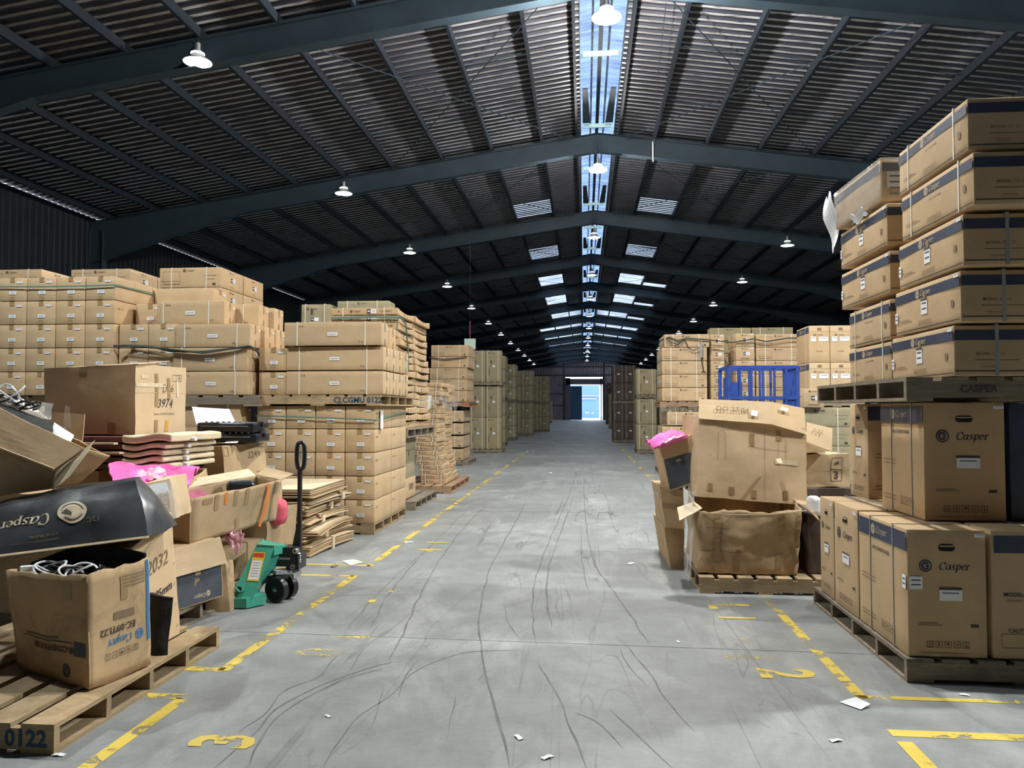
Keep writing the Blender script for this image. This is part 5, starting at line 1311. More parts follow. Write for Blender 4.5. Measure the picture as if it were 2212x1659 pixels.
foam([at(232, 1008, 5.65), at(255, 1060, 5.3), at(400, 1052, 5.6), at(432, 1008, 6.1)], PINK, 'foam_sheet', 'rumpled bright pink foam sheet draped over the left heap', .07, 3)
foam([at(250, 1000, 5.9), at(300, 1040, 5.5), at(360, 1030, 5.6), at(350, 1000, 6.1)], PINKL, 'film_sheet', 'pale pink film lying on the bright pink foam', .05, 9, .003)
# carton wrapped in clear tape
b0, b1 = at(318, 1132, 4.9), at(382, 1120, 5.05); t0, t1 = at(293, 1052, 4.9), at(366, 1034, 5.05)
def d_tb(m, F):
    Q = F['F'].M @ Matrix.Translation((0, 0, .008)); 
    for i in range(5): rect(m, Q, 0, -.06 + .03 * i, F['F'].w * .7, .003, INKF)
    for i in range(4): rect(m, Q, -.07 + .045 * i, 0, .003, .12, INKF)
batt('carton', [b0, b1, b1 + V((-.1, .4, 0)), b0 + V((-.1, .4, 0))], [t0, t1, t1 + V((-.1, .4, 0)), t0 + V((-.1, .4, 0))], KL, 'small carton crossed with shiny tape, right of the black carton', seed=9, bulge=.012, rough=.008, decals=d_tb, group=HG,
     parts=lambda F: [('paper_label', on(F['F'], .02, .085, .11, .07, WPAP, .006), 'white printed label'), ('tape', MB().merge_mesh(sheet([F['F'].a + F['F'].n * .03, F['F'].b + F['F'].n * .03, F['F'].c + F['F'].n * .03, F['F'].d + F['F'].n * .03], FILM, .002, 12, .015, 3).mesh('t'), Matrix.Identity(4), FILM), 'crinkled clear tape')])
# tall carton lettered 10x685mm
def d_685(m, F):
    R_ = F['R'].M @ Matrix.Translation((0, 0, .020)); words(m, R_, '10x685mm', .0, -.05, .078, INK, bold=.012); words(m, R_, '2032', .02, .13, .12, INKF, shear=.2)
    for i in range(6): rect(m, R_ @ Matrix.Translation((F['R'].w / 2 - .03, -.3 + .12 * i, 0)) @ Matrix.Rotation(.8, 4, 'Z'), 0, 0, .02, .003, INK); 
    for i in range(3): rect(m, R_ @ Matrix.Rotation(.4 * i, 4, 'Z'), .05, .28, .12, .003, INKF)
batt('carton', [(-3.18, 4.42, .148), (-2.62, 4.34, .148), (-2.62, 4.82, .148), (-3.18, 4.82, .148)], [(-3.2, 4.42, .76), (-2.66, 4.34, .79), (-2.70, 4.84, .93), (-3.2, 4.84, .93)], KL, 'tall pale carton lettered 10x685mm between the black and slate cartons', seed=10, bulge=.008, decals=d_685, group=HG)
sheet([at(326, 1414, 4.42), at(362, 1420, 4.42), at(374, 1292, 4.46), at(320, 1282, 4.46)], BLKM, .03, 8, .01, 8, .02).build('foam_slab', label='black foam slab leaning on the tall pale carton', cat='foam')
# kraft and slate carton
def d_q(m, F):
    R_ = F['R'].M @ Matrix.Translation((0, 0, .014)); w_, h_ = F['R'].w, F['R'].h
    rect(m, R_, 0, -h_ * .2, w_ * .96, h_ * .56, GREYP); L_ = F['F'].M @ Matrix.Translation((0, 0, .014)); rect(m, L_, 0, -h_ * .25, F['F'].w * .96, h_ * .48, GREYP)
    K_ = R_ @ Matrix.Translation((0, -h_ * .36, .002)) @ Matrix.Rotation(PI, 4, 'Z'); casper(m, K_, .020, INKW); roundel(m, K_ @ Matrix.Translation((-.09, 0, 0)), .022, INKW); rect(m, R_ @ Matrix.Translation((0, 0, .002)), 0, h_ * .04, .05, .03, KR)
q0, q1 = fl(386, 1335, .148) + V((-.02, 0, 0)), fl(411, 1327, .148); q2 = fl(491, 1298, .148); q3 = q2 + (q0 - q1)
batt('carton', [V((-3.28, 5.36, .148)), V((-2.95, 5.32, .148)), V((-2.80, 5.80, .148)), V((-3.2, 5.85, .148))], [V((-3.28, 5.36, .56)), V((-2.97, 5.32, .57)), V((-2.83, 5.78, .60)), V((-3.2, 5.85, .6))], KR, 'carton with slate lower half and folded kraft flap beside the green pallet jack', seed=11, bulge=.008, decals=d_q, group=HG,
     parts=lambda F: [('flap', sheet([F['R'].M @ V((-F['R'].w / 2, .03, .03)), F['R'].M @ V((F['R'].w / 2 + .02, .04, .03)), F['R'].M @ V((F['R'].w / 2 - .04, F['R'].h / 2 + .03, .01)), F['R'].M @ V((-F['R'].w / 2, F['R'].h / 2, .01))], KL, .006, 8, .005), 'pale kraft flap folded over the side'),
                      ('tape', on(F['R'], -.01, -.05, .055, .07, TAPE, .018), None)])
# long open carton with orange tape
TL_, TR_, BR_, BL_ = at(414, 1077, 5.55), at(607, 1038, 6.62), at(595, 1122, 6.62), at(408, 1178, 5.55)
bk = V((-.30, .16, .03))
def d_p(m, F):
    Q = F['F'].M
def p_p(F):
    Q = F['F']; o_ = []
    for x, y, w_, h_, mt in ((-.38, Q.h * .36, .10, .04, TAPE), (-.28, Q.h * .30, .05, .12, TAPE), (-.05, Q.h * .32, .05, .13, TAPE), (.08, Q.h * .30, .05, .15, TAPE), (.0, -Q.h * .33, .05, .10, TAPE), (.48, Q.h * .33, .05, .10, TAPE)): o_.append(('tape', on(F['F'], x, y, w_, h_, mt, .018), None))
    o_.append(('tape', on(F['F'], -.17, Q.h * .36, .035, .10, TAPEO, .02), 'short orange tape')); m = MB(); m.ribbon([Q.M @ V((.36, Q.h * .5, .022)), Q.M @ V((.33, 0, .03)), Q.M @ V((.26, -Q.h * .52, .02))], .038, TAPEO, Q.n, .002); o_.append(('tape', m, 'long orange tape'))
    b0_, b1_ = TL_ + bk, TR_ + bk
    o_.append(('flap', sheet([b0_ + V((0, 0, 0)), b1_, b1_ + V((-.12, .1, .05)), b0_ + V((-.10, .08, .05))], PALE, .006, 8, .012, 3), 'bent back flap'))
    o_.append(('flap', sheet([TR_, TR_ + bk, TR_ + bk + V((.06, .10, .06)), TR_ + V((.09, .07, .05))], KL, .006, 6, .01, 4), 'bent end flap'))
    return o_
lc = batt('carton', [BL_, BR_, BR_ + bk, BL_ + bk], [TL_, TR_, TR_ + bk, TL_ + bk], KD, 'long open carton with two orange tape strips above the pallet jack', open_top=True, seed=12, bulge=.012, parts=p_p, group=HG)
foam([TL_ + V((-.04, .05, -.05)), TL_ + V((-.02, .4, -.04)), TL_ + bk + V((.0, .45, .0)), TL_ + bk + V((.03, .0, .0))], PINKD, 'foam_sheet', 'dusty pink foam inside the long orange-taped carton', .02, 5, .03, 10)
m = MB(); c = (TR_ + TL_ + bk) / 2 + V((.05, .15, -.01)); m.rbox(.22, .16, .1, BLK, r=.03, n=6, seed=4, rough=.01); m.box(-.1, .08, -.02, .02, .08, .1, STEEL); m.build('black_bag', loc=c - V((0, 0, .06)), rz=.5, label='black bag with shiny clasp inside the long orange-taped carton', cat='bag')
# cartons under it
batt('carton', [(-3.55, 6.05, .148), (-2.98, 6.1, .148), (-2.92, 6.75, .148), (-3.5, 6.7, .148)], [(-3.55, 6.05, .44), (-3.0, 6.1, .44), (-2.92, 6.75, .44), (-3.5, 6.7, .44)], KD, 'low dark carton under the long orange-taped carton behind the jack', seed=13, group=HG)
batt('carton', [(-3.72, 6.9, .0), (-2.92, 6.85, .0), (-2.88, 7.45, .0), (-3.7, 7.5, .0)], [(-3.72, 6.9, .60), (-2.90, 6.85, .60), (-2.84, 7.45, .66), (-3.7, 7.5, .6)], KD, 'worn carton with a strip of silver tape behind the pallet jack', seed=14, group=HG,
     parts=lambda F: [('tape', on(F['F'], .18, .1, .4, .045, WPAP, .016), 'torn silver tape'), ('tape', on(F['F'], -.12, 0, .06, .5, TAPE, .016), None)])
m = MB(); c = at(600, 1110, 7.0); m.rbox(.14, .2, .24, REDF, r=.06, n=6, rough=.02, seed=3); m.build('foam_lump', smooth=True, loc=c - V((0, 0, .10)), label='red foam lump poking out behind the long orange-taped carton', cat='foam')
foam([at(480, 1155, 6.02), at(512, 1200, 5.95), at(528, 1150, 6.0), at(495, 1145, 6.05)], PINKL, 'film_bag', 'pink translucent film bag under the long orange-taped carton', .04, 2, .004, 12)
batt('carton', [(-2.98, 5.88, .0), (-2.80, 5.92, .0), (-2.80, 6.06, .0), (-3.0, 6.06, .0)], [(-3.0, 5.88, .36), (-2.85, 5.92, .38), (-2.85, 6.05, .38), (-3.0, 6.05, .38)], KD, 'narrow torn carton squeezed between the slate carton and the jack', seed=15, group=HG)
# carton marked 2249 and the office machines
a, b, c, d = at(480, 963, 6.9), at(569, 956, 7.45), at(581, 1030, 7.45), at(486, 1040, 6.9)
l0, l1 = at(422, 967, 7.05), at(457, 1046, 7.05)
def d_22(m, F):
    R_ = F['R'].M @ Matrix.Translation((0, 0, .012)); words(m, R_, '2249', .12, .06, .09, INKF, shear=.15); words(m, R_, 'CÔNG TY TNHH', .14, .13, .035, INKF); words(m, R_, 'HOLLAND', .22, -.11, .035, INKF); frame_rect(m, R_, -.25, .11, .06, .08, .004, INKF)
batt('carton', [l1, d, c, c + V((-.5, .1, 0))], [l0, a, b, b + V((-.5, .1, 0))], KR, 'carton with faint handwriting carrying the black office machines', seed=16, bulge=.008, decals=d_22, group=HG)
batt('carton', [(-3.6, 6.98, .68), (-3.0, 6.98, .68), (-2.98, 7.42, .68), (-3.6, 7.42, .68)], [(-3.6, 6.98, .91), (-3.2, 7.1, .91), (-3.0, 7.42, .91), (-3.6, 7.42, .91)], KD, 'hidden brown carton standing under the handwritten carton of the machines', seed=17, bulge=.0, group=HG)
def printer(x, y, z, w, d, h, rz, lb, paper=False):
    m = MB(); m.rbox(w, d, h, BLK, r=.02, n=4, seed=2, rough=.003); m.box(-w / 2 + .03, w / 2 - .03, -d / 2 - .012, -d / 2 + .02, h * .15, h * .4, BLK)
    o = m.build('printer', loc=(x, y, z), rz=rz, smooth=True, label=lb, cat='printer', group='black office machines')
    t = MB().box(-w * .4, w * .4, -d / 2 - .04, -d / 2 + .05, h * .62, h * .66, GREYC); kid('tray', t.mesh('tray'), o)
    k_ = MB().cyl((-w / 2 - .02, 0, h * .8), (w / 2 + .02, 0, h * .8), .022, BLK, 12); kid('roller', k_.mesh('roller'), o)
    for i in range(8): kid('button', MB().cyl((-w * .35 + i * w * .1, -d / 2 + .03, h), (-w * .35 + i * w * .1, -d / 2 + .03, h + .012), .012, GREYC, 8).mesh('button'), o)
    for s_ in (-1, 1): kid('bracket', MB().box(s_ * w / 2 - .03, s_ * w / 2 + .03, -.02, .06, h, h + .05, STEEL).mesh('bracket'), o)
    return o
zt = 1.285
printer(-3.42, 7.25, zt, .60, .36, .085, .05, 'black office machine lying flat on the handwritten carton')
printer(-3.43, 7.27, zt + .092, .58, .34, .10, -.03, 'upper black office machine with a paper sheet in it', True)
sheet([at(424, 918, 7.12), at(510, 913, 7.12), at(495, 884, 7.28), at(414, 879, 7.28)], WPAP, .003, 8, .004, 2).build('paper_sheet', label='white paper standing in the upper black office machine', cat='paper')
sheet([at(484, 957, 7.0), at(512, 957, 7.0), at(518, 949, 7.1), at(495, 950, 7.1)], WPAP, .003, 4, .002, 2).build('paper_sheet', label='small white paper on the lower black office machine', cat='paper')
m = MB()
for i in range(6): c = at(536 + i * 3.2, 925 + i * 4, 7.3 + i * .03); m.box(c.x - .008, c.x + .008, c.y - .1, c.y + .1, c.z - .12, c.z + .05, SIGN)
c = at(545, 935, 7.35); m.box(c.x - .07, c.x + .06, c.y + .02, c.y + .04, c.z - .13, c.z + .03, SIGN)
m.build('heat_sink', label='pale green finned part right of the black office machines', cat='machine part')

# ------------------------------------------------------------------ green pallet jack
jk = bpy.data.objects.new('pallet_jack', None); COL.objects.link(jk); jk.location = (-2.6, 6.2, 0)
jk['label'] = 'green hand pallet jack with black handle and wheel, parked at the left heap'; jk['category'] = 'pallet jack'
JO = V((-2.6, 6.2, 0))
def jp(n_, m, lb=None, smooth=False):
    for i, v in enumerate(m.v): m.v[i] = v - JO
    c = kid(n_, m.mesh(n_, smooth), jk)
    if lb: c['label'] = lb
    return c
def plate(P, th, mat):
    P = [V(p) for p in P]; n_ = (P[1] - P[0]).cross(P[2] - P[0]).normalized(); return MB().poly(P, th, mat, -n_)
bl, br, tr, tl = at(497, 1291, 6.02), at(545, 1294, 6.02), at(592, 1184, 6.22), at(552, 1182, 6.22)
dpt = V((-.05, .26, 0))
m = MB(); m.hexa([bl, br, br + dpt, bl + dpt, tl, tr, tr + dpt, tl + dpt], GREEN)
sh0, sh1 = tr, at(622, 1180, 6.45)
m.hexa([tl + V((0, 0, -.03)), tr + V((0, 0, -.06)), sh1 + V((0, 0, -.05)), tl + dpt + V((0, 0, -.05)), tl + V((.01, .0, .022)), tr + V((0, 0, .02)), sh1 + V((0, 0, .01)), tl + dpt + V((0, 0, .02))], GREEN)
m.hexa([at(588, 1196, 6.26), at(560, 1264, 6.2), at(566, 1268, 6.3), at(612, 1202, 6.42), at(588, 1184, 6.26), at(562, 1250, 6.2), at(572, 1250, 6.3), at(614, 1190, 6.42)], GREEN)
jp('body', m)
f0 = at(490, 1318, 5.98); m = MB(); m.hexa([V((-2.90, 5.98, .01)), V((-2.70, 5.99, .01)), V((-2.60, 6.14, .01)), V((-2.95, 6.25, .01)), V((-2.90, 5.98, .085)), V((-2.70, 5.99, .085)), V((-2.60, 6.14, .095)), V((-2.95, 6.25, .085))], GREEN); jp('fork', m)
m = MB(); m.hexa([V((-2.905, 6.05, .03)), V((-2.90, 5.98, .03)), V((-2.88, 6.0, .03)), V((-2.95, 6.15, .03)), V((-2.905, 6.05, .075)), V((-2.90, 5.98, .075)), V((-2.88, 6.0, .08)), V((-2.95, 6.15, .08))], GREEN); jp('fork', m)
F = Face(bl, br, tr, tl); m = MB(); q = F.M @ Matrix.Translation((.015, .03, -.008))
rect(m, q, 0, .02, .10, .24, YEL, .001); rect(m, q @ Matrix.Translation((0, 0, .002)), 0, .115, .09, .035, RED); rect(m, q @ Matrix.Translation((0, 0, .002)), 0, -.01, .085, .16, WPAP)
for i in range(6): rect(m, q @ Matrix.Translation((0, 0, .003)), 0, .05 - .022 * i, .065, .004, GREYC)
jp('warning_sticker', m, 'red and yellow warning sticker')
c = at(518, 1272, 6.02); jp('bolt', MB().cyl(c + V((0, -.02, 0)), c + V((0, .03, 0)), .024, BLK, 14).cyl(c + V((.012, -.012, .012)), c + V((0, .02, 0)), .034, GREEN, 14))
# pump block, linkage, wheels
c = at(622, 1206, 6.42); jp('pump_block', MB().box(c.x - .09, c.x + .08, c.y - .06, c.y + .1, .27, .43, BLK).box(c.x - .06, c.x + .04, c.y - .07, c.y - .05, .33, .345, GREYC))
jp('pump_block', MB().box(-2.53, -2.42, 6.38, 6.56, .24, .36, BLK))
for px_, py_ in ((636, 1191), (631, 1225)): c = at(px_, py_, 6.35); jp('bolt', MB().cyl(c, c + V((0, .05, 0)), .020, STEEL, 12).cyl(c + V((0, -.006, 0)), c, .010, BLK, 10))
c = at(644, 1205, 6.42); m = MB()
for i in range(5): m.lathe([(.014, 0), (.026, .008), (.014, .016)], (c.x, c.y, c.z - .04 + .017 * i), STEEL, 14)
m.cyl((c.x, c.y, c.z - .08), (c.x, c.y, c.z + .09), .012, STEEL); jp('spring', m, 'steel spring', True)
m = MB(); a = at(550, 1262, 6.22); b = at(632, 1232, 6.42); m.bar(a, b, .05, .035, BLK); m.bar(at(590, 1236, 6.3), at(636, 1232, 6.45), .10, .03, GREYC); jp('linkage_arm', m)
m = MB(); m.box(-2.62, -2.44, 6.33, 6.5, .175, .215, GREYC); jp('steering_bracket', m)
wc = at(598, 1273, 6.24)
for k_, dy in ((0, 0), (1, .13)):
    c0 = V((wc.x + dy * .25, wc.y + dy, .105)); ax = V((.35, 1, 0)).normalized() * .028
    m = MB(); m.cyl(c0 - ax, c0 + ax, .104, BLK, 32); m.cyl(c0 - ax * 1.06, c0 + ax * 1.06, .085, BLKM, 28); m.cyl(c0 - ax * 1.15, c0 + ax * 1.15, .035, BLK, 18); m.cyl(c0 - ax * 1.3, c0 + ax * 1.3, .012, STEEL, 12)
    jp('wheel', m, None, True)
m = MB(); m.cyl(V((wc.x, wc.y - .04, .105)), V((wc.x + .05, wc.y + .18, .105)), .014, STEEL); jp('axle', m)
# handle
hb, ht = at(647, 1188, 6.48), at(648, 1018, 6.52)
m = MB(); m.bar(hb, ht, .032, .032, BLK, (0, 1, 0)); m.hexa([hb + V((-.07, -.012, -.02)), hb + V((.0, -.012, -.02)), hb + V((.0, .012, -.02)), hb + V((-.07, .012, -.02)), hb + V((-.02, -.012, .24)), hb + V((.0, -.012, .26)), hb + V((.0, .012, .26)), hb + V((-.02, .012, .24))], BLK); jp('handle_shaft', m)
pts = []
for i in range(25):
    a = 2 * PI * i / 24; rx, rz_ = .036, .115; p = V((rx * math.copysign(abs(math.cos(a)) ** .6, math.cos(a)), 0, rz_ * math.copysign(abs(math.sin(a)) ** .8, math.sin(a)))); pts.append(ht + V((.005, 0, .135)) + p)
m = MB(); m.tube(pts, .0185, BLK, 8); m.cyl(ht - V((0, 0, .02)), ht + V((0, 0, .04)), .022, BLK, 12, .016); jp('handle_grip', m, None, True)
m = MB(); m.tube([ht + V((.012, -.015, .09)), ht + V((.012, -.02, .19))], .006, GREYC); jp('release_lever', m)

# ------------------------------------------------------------------ bundles of flattened cartons
SH = random.Random(5)
zc = 0.012; pallet(-4.22, 8.1, 0, 1.0, 1.3, 'pallet hidden under the bundles of flattened cartons', mat=WOODG, nb=5).location.z = 0
zc = .146
for i, (n_, dx, rz_, tilt) in enumerate(((7, .02, -.10, .0), (5, .10, .02, .03), (6, .02, -.04, .02), (6, -.02, .03, .0), (7, .03, -.06, .015), (8, .0, .02, .0))):
    o = bpy.data.objects.new('cardboard_bundle', None); COL.objects.link(o); o.location = (-3.42 + dx, 8.80, zc); o.rotation_euler = (0, 0, rz_)
    o['label'] = 'bundle of flattened cartons, %s of six in the pile behind the jack' % ('lowest', 'second lowest', 'third lowest', 'third highest', 'second highest', 'topmost')[i]; o['category'] = 'cardboard bundle'; o['group'] = 'bundles of flattened cartons'
    for s_ in range(n_):
        w_, d_ = .86 + SH.uniform(-.05, .04), 1.30 + SH.uniform(-.08, .05); x0 = SH.uniform(-.03, .03); y0 = SH.uniform(-.04, .04); z0 = s_ * .0125
        m = MB(); m.grid(lambda u, v: (x0 - w_ / 2 + w_ * u, y0 - d_ / 2 + d_ * v, z0 + .010 + tilt * (1 - (2 * v - 1) ** 2) - tilt + .002 * math.sin(u * 7 + s_)), 4, 8, PALE if s_ % 3 == 1 else KR if s_ % 3 == 0 else KL, .007)
        kid('cardboard_sheet', m.mesh('cardboard_sheet'), o)
    if i in (0, 2, 3, 4):
        y_ = (-.1, 0, -.25, .1, .35)[i] if i < 5 else 0; hh = n_ * .0125 + .006
        kid('tie', MB().box(.45, .47, y_ - .04, y_ + .04, -.003, hh, PALE).box(-.3, .47, y_ - .04, y_ + .04, hh - .003, hh, PALE).mesh('tie'), o)
    zc += n_ * .0125 + .012 + tilt * .6
# one bundle lying on the floor in front
o = bpy.data.objects.new('cardboard_bundle', None); COL.objects.link(o); o.location = (-3.03, 8.72, .0); o.rotation_euler = (0, 0, -.10)
o['label'] = 'bundle of flattened cartons slid down onto the floor nearest the aisle'; o['category'] = 'cardboard bundle'; o['group'] = 'bundles of flattened cartons'
for s_ in range(8):
    m = MB(); x0 = SH.uniform(-.02, .02); y0 = SH.uniform(-.03, .03)
    m.grid(lambda u, v: (x0 - .12 + .26 * u, y0 - .62 + 1.2 * v, .012 + s_ * .0145 + .02 * 4 * v * (1 - v)), 2, 8, KL if s_ % 2 else KR, .009)
    kid('cardboard_sheet', m.mesh('cardboard_sheet'), o)
kid('tie', MB().box(.13, .16, -.05, .0, .0, .15, PALE).mesh('tie'), o)

# ================================================================== centre-right heap on its pallet
pallet(1.0, 6.88, 0, 1.12, 1.15, 'pallet under the crumpled carton heap right of the aisle', nb=7, group='pallets under the right scrap heap')
CG = 'battered cartons of the right heap'
def d_g1(m, F):
    Q = F['F'].M @ Matrix.Translation((0, 0, .045))
    for a_, x, y, l in ((0, -.38, -.08, .22), (0, -.15, -.08, .25), (PI / 2, -.24, .06, .3), (PI / 2, -.31, .05, .28), (.7, -.2, .2, .14), (-.7, -.33, .2, .14), (0, -.27, .13, .2)): rect(m, Q @ Matrix.Translation((x, y, 0)) @ Matrix.Rotation(a_, 4, 'Z'), 0, 0, l, .004, INKF)
def p_g1(F):
    Q = F['F']; o_ = []
    for x, y, w_, h_, r_ in ((-.28, .04, .06, .42, 0), (.26, .16, .06, .2, .05), (.42, .1, .06, .28, 0), (.42, .08, .22, .05, 0), (.26, -.2, .05, .2, .1), (-.1, -.16, .05, .2, -.1), (.38, -.1, .05, .2, .4)):
        m = MB(); m.F = Q; rect(m, Q.M @ Matrix.Translation((x, y, .043)) @ Matrix.Rotation(r_, 4, 'Z'), 0, 0, w_, h_, TAPE); o_.append(('tape', m, None))
    L_ = at(1512, 1098, 7.0)
    o_.append(('flap', sheet([L_ + V((.02, 0, 0)), L_ + V((-.0, .35, .02)), L_ + V((-.17, .3, -.03)), L_ + V((-.19, -.05, -.10))], PALE, .006, 8, .012, 1), 'bent pale left flap'))
    R_ = at(1742, 1100, 7.0); o_.append(('flap', sheet([R_ + V((0, 0, 0)), R_ + V((.0, .4, .03)), R_ + V((.12, .35, .02)), R_ + V((.10, -.03, -.10))], KD, .006, 8, .015, 2), 'drooping right flap'))
    o_.append(('rim', MB().ribbon([at(1512, 1106, 6.94), at(1580, 1112, 6.93), at(1660, 1112, 6.93), at(1742, 1103, 6.94)], .010, KEDGE, (0, 0, 1), .008), 'pale torn front rim')); return o_
batt('carton', [(1.0, 7.0, .148), (1.86, 7.0, .148), (1.9, 7.85, .148), (1.0, 7.85, .148)], [(1.02, 6.98, .70), (1.90, 6.98, .715), (1.95, 7.8, .82), (1.03, 7.8, .82)], KD, 'crumpled open carton at the bottom front of the right heap', open_top=True, seed=21, bulge=.035, rough=.014, n=22, decals=d_g1, parts=p_g1, group=CG, rag=.02)
def d_g2(m, F):
    Q = F['F'].M @ Matrix.Translation((0, 0, .018))
    for x in (-.32, .25): rect(m, Q, x, .1, .003, .24, INKF); rect(m, Q, x + .07, .1, .003, .22, INKF); rect(m, Q @ Matrix.Translation((x + .01, .235, 0)) @ Matrix.Rotation(.9, 4, 'Z'), 0, 0, .06, .003, INKF); rect(m, Q @ Matrix.Translation((x + .06, .235, 0)) @ Matrix.Rotation(-.9, 4, 'Z'), 0, 0, .06, .003, INKF)
    rect(m, Q, .15, .13, .4, .003, INKF); rect(m, Q, .12, 0, .003, F['F'].h * .9, INKF)
def p_g2(F):
    Q = F['F']; o_ = []
    for x, y, w_, h_, mt in ((.0, .2, .045, .12, TAPE), (.25, .27, .05, .1, TAPE), (-.38, -.27, .045, .07, TAPE), (-.18, -.29, .05, .07, TAPE), (.02, -.30, .045, .07, TAPE), (.31, -.29, .045, .08, TAPE), (.32, .02, .2, .045, PALE)): o_.append(('tape', on(F['F'], x, y, w_, h_, mt, .022), None))
    a, b, c = at(1509, 904, 7.42), at(1664, 916, 7.40), at(1741, 938, 7.42)
    a2, b2, c2 = at(1510, 862, 7.55), at(1666, 868, 7.52), at(1738, 882, 7.55)
    f1_ = sheet([a, b, b2, a2], KL, .007, 8, .004, 1); words(f1_, Face(a, b, b2, a2).M @ Matrix.Translation((0, 0, .004)), 'DO 27.04', -.03, 0, .075, INKF, shear=.2)
    o_.append(('flap', f1_, 'upright top flap with faint handwriting')); o_.append(('flap', sheet([b, c, c2, b2], KL, .007, 8, .004, 2), 'upright top flap, right piece'))
    l1 = MB(); rect(l1, Face(a, b, b2, a2).M @ Matrix.Translation((0, 0, .01)) @ Matrix.Rotation(-.15, 4, 'Z'), .18, .0, .06, .06, WPAP, .002); o_.append(('paper_label', l1, 'white label with printed lines'))
    l2 = MB(); rect(l2, Face(b, c, c2, b2).M @ Matrix.Translation((0, 0, .01)), -.05, .06, .07, .035, WPAP, .002); o_.append(('paper_label', l2, None))
    o_.append(('torn_bit', sheet([at(1676, 992, 7.34), at(1686, 990, 7.34), at(1690, 1002, 7.28), at(1680, 1000, 7.28)], KEDGE, .003, 4, .003), 'torn curl beside a dark slit'))
    return o_
bl_, br_, tr_, tl_ = at(1503, 1072, 7.36), at(1744, 1092, 7.36), at(1740, 926, 7.44), at(1511, 898, 7.44)
batt('carton', [bl_, br_, br_ + V((0, .7, .02)), bl_ + V((-.04, .7, .02))], [tl_, tr_, tr_ + V((0, .6, .0)), tl_ + V((-.08, .6, .0))], KL, 'tall battered carton leaning back above the crumpled open carton', seed=22, bulge=.014, rough=.0045, n=16, decals=d_g2, parts=p_g2, group=CG)
# left side of the heap
b0, b1 = at(1447, 1062, 7.70), at(1497, 1046, 7.62); t0, t1 = at(1424, 957, 7.70), at(1500, 938, 7.62)
def d_g3(m, F):
    Q = F['F'].M @ Matrix.Translation((0, 0, .008)); rect(m, Q, 0, -.075, F['F'].w * .95, F['F'].h * .60, GREYP); rect(m, Q @ Matrix.Translation((0, 0, .002)), .0, .03, .04, .02, KR)
batt('carton', [b0, b1, b1 + V((.0, .5, -.02)), b0 + V((-.03, .5, -.02))], [t0, t1, t1 + V((.0, .5, 0)), t0 + V((-.03, .5, 0))], KR, 'tilted carton with a slate panel, upper left of the right heap', seed=23, bulge=.006, decals=d_g3, group=CG)
foam([at(1396, 948, 7.75), at(1412, 968, 7.62), at(1484, 938, 7.60), at(1455, 928, 8.0)], PINK, 'foam_sheet', 'bright pink foam sheet on the upper left of the right heap', .03, 6, .03, 14)
foam([at(1424, 962, 7.60), at(1430, 958, 7.58), at(1482, 940, 7.55), at(1445, 942, 7.8)], PINKL, 'film_sheet', 'pale pink film beneath the bright pink foam of the right heap', .03, 8, .003, 12)
batt('carton', [(.86, 7.9, .0), (1.0, 7.88, .0), (1.0, 8.9, .0), (.84, 8.9, .0)], [(.80, 7.85, .42), (.99, 7.85, .42), (1.0, 8.9, .42), (.78, 8.9, .42)], KD, 'low carton on the floor at the left rear of the right heap', seed=24, bulge=.01, group=CG)
batt('carton', [(.80, 7.75, .43), (.985, 7.72, .43), (1.0, 8.6, .43), (.78, 8.6, .43)], [(.74, 7.75, .84), (.97, 7.7, .82), (1.0, 8.6, .82), (.74, 8.6, .82)], KD, 'taped brown carton under the slate-panel carton of the right heap', seed=25, bulge=.01, group=CG,
     parts=lambda F: [('tape', on(F['F'], 0, .02, .18, .05, TAPE, .014), None), ('tape', on(F['L'], 0, .1, .6, .05, TAPE, .014), None)])
foam([at(1478, 1250, 7.0), at(1492, 1250, 6.9), at(1500, 1060, 7.0), at(1476, 1052, 7.3)], FILM, 'stretch_film', 'clear crumpled film hanging down the left of the right heap', .09, 4, .004, 22)
# right side of the heap
batt('carton', [(1.98, 7.1, .148), (2.10, 7.1, .148), (2.10, 7.9, .148), (1.98, 7.9, .148)], [(1.98, 7.1, .66), (2.11, 7.1, .66), (2.11, 7.9, .66), (1.98, 7.9, .66)], KK, 'dark carton squeezed at the right of the crumpled open carton', seed=26, bulge=.004, group=CG)
batt('carton', [(2.18, 8.2, .0), (2.80, 8.2, .0), (2.80, 8.9, .0), (2.18, 8.9, .0)], [(2.18, 8.2, .79), (2.80, 8.2, .79), (2.80, 8.9, .79), (2.18, 8.9, .79)], KK, 'dark carton on the floor below the carton numbered three', seed=27, bulge=.004, group=CG)
def d_3(m, F):
    Q = F['F'].M @ Matrix.Translation((0, 0, .016)); words(m, Q @ Matrix.Rotation(0, 4, 'Z'), '3', .09, -.05, .11, INK, bold=.03); frame_rect(m, Q, .09, -.05, .11, .11, .005, INK); frame_rect(m, Q, .09, .07, .11, .12, .005, INK); rect(m, Q @ Matrix.Translation((.09, .07, 0)) @ Matrix.Rotation(.5, 4, 'Z'), 0, 0, .05, .02, INK); rect(m, Q, 0, 0, F['F'].w * .95, .003, KEDGE)
batt('carton', [(2.30, 8.3, .80), (2.74, 8.3, .80), (2.74, 8.8, .80), (2.30, 8.8, .80)], [(2.31, 8.3, 1.13), (2.75, 8.3, 1.14), (2.74, 8.8, 1.14), (2.30, 8.8, 1.14)], KR, 'crumpled carton numbered three right of the leaning carton', seed=28, bulge=.012, rough=.012, decals=d_3, group=CG)
f0_, f1_ = at(1744, 978, 8.1), at(1797, 980, 8.1)
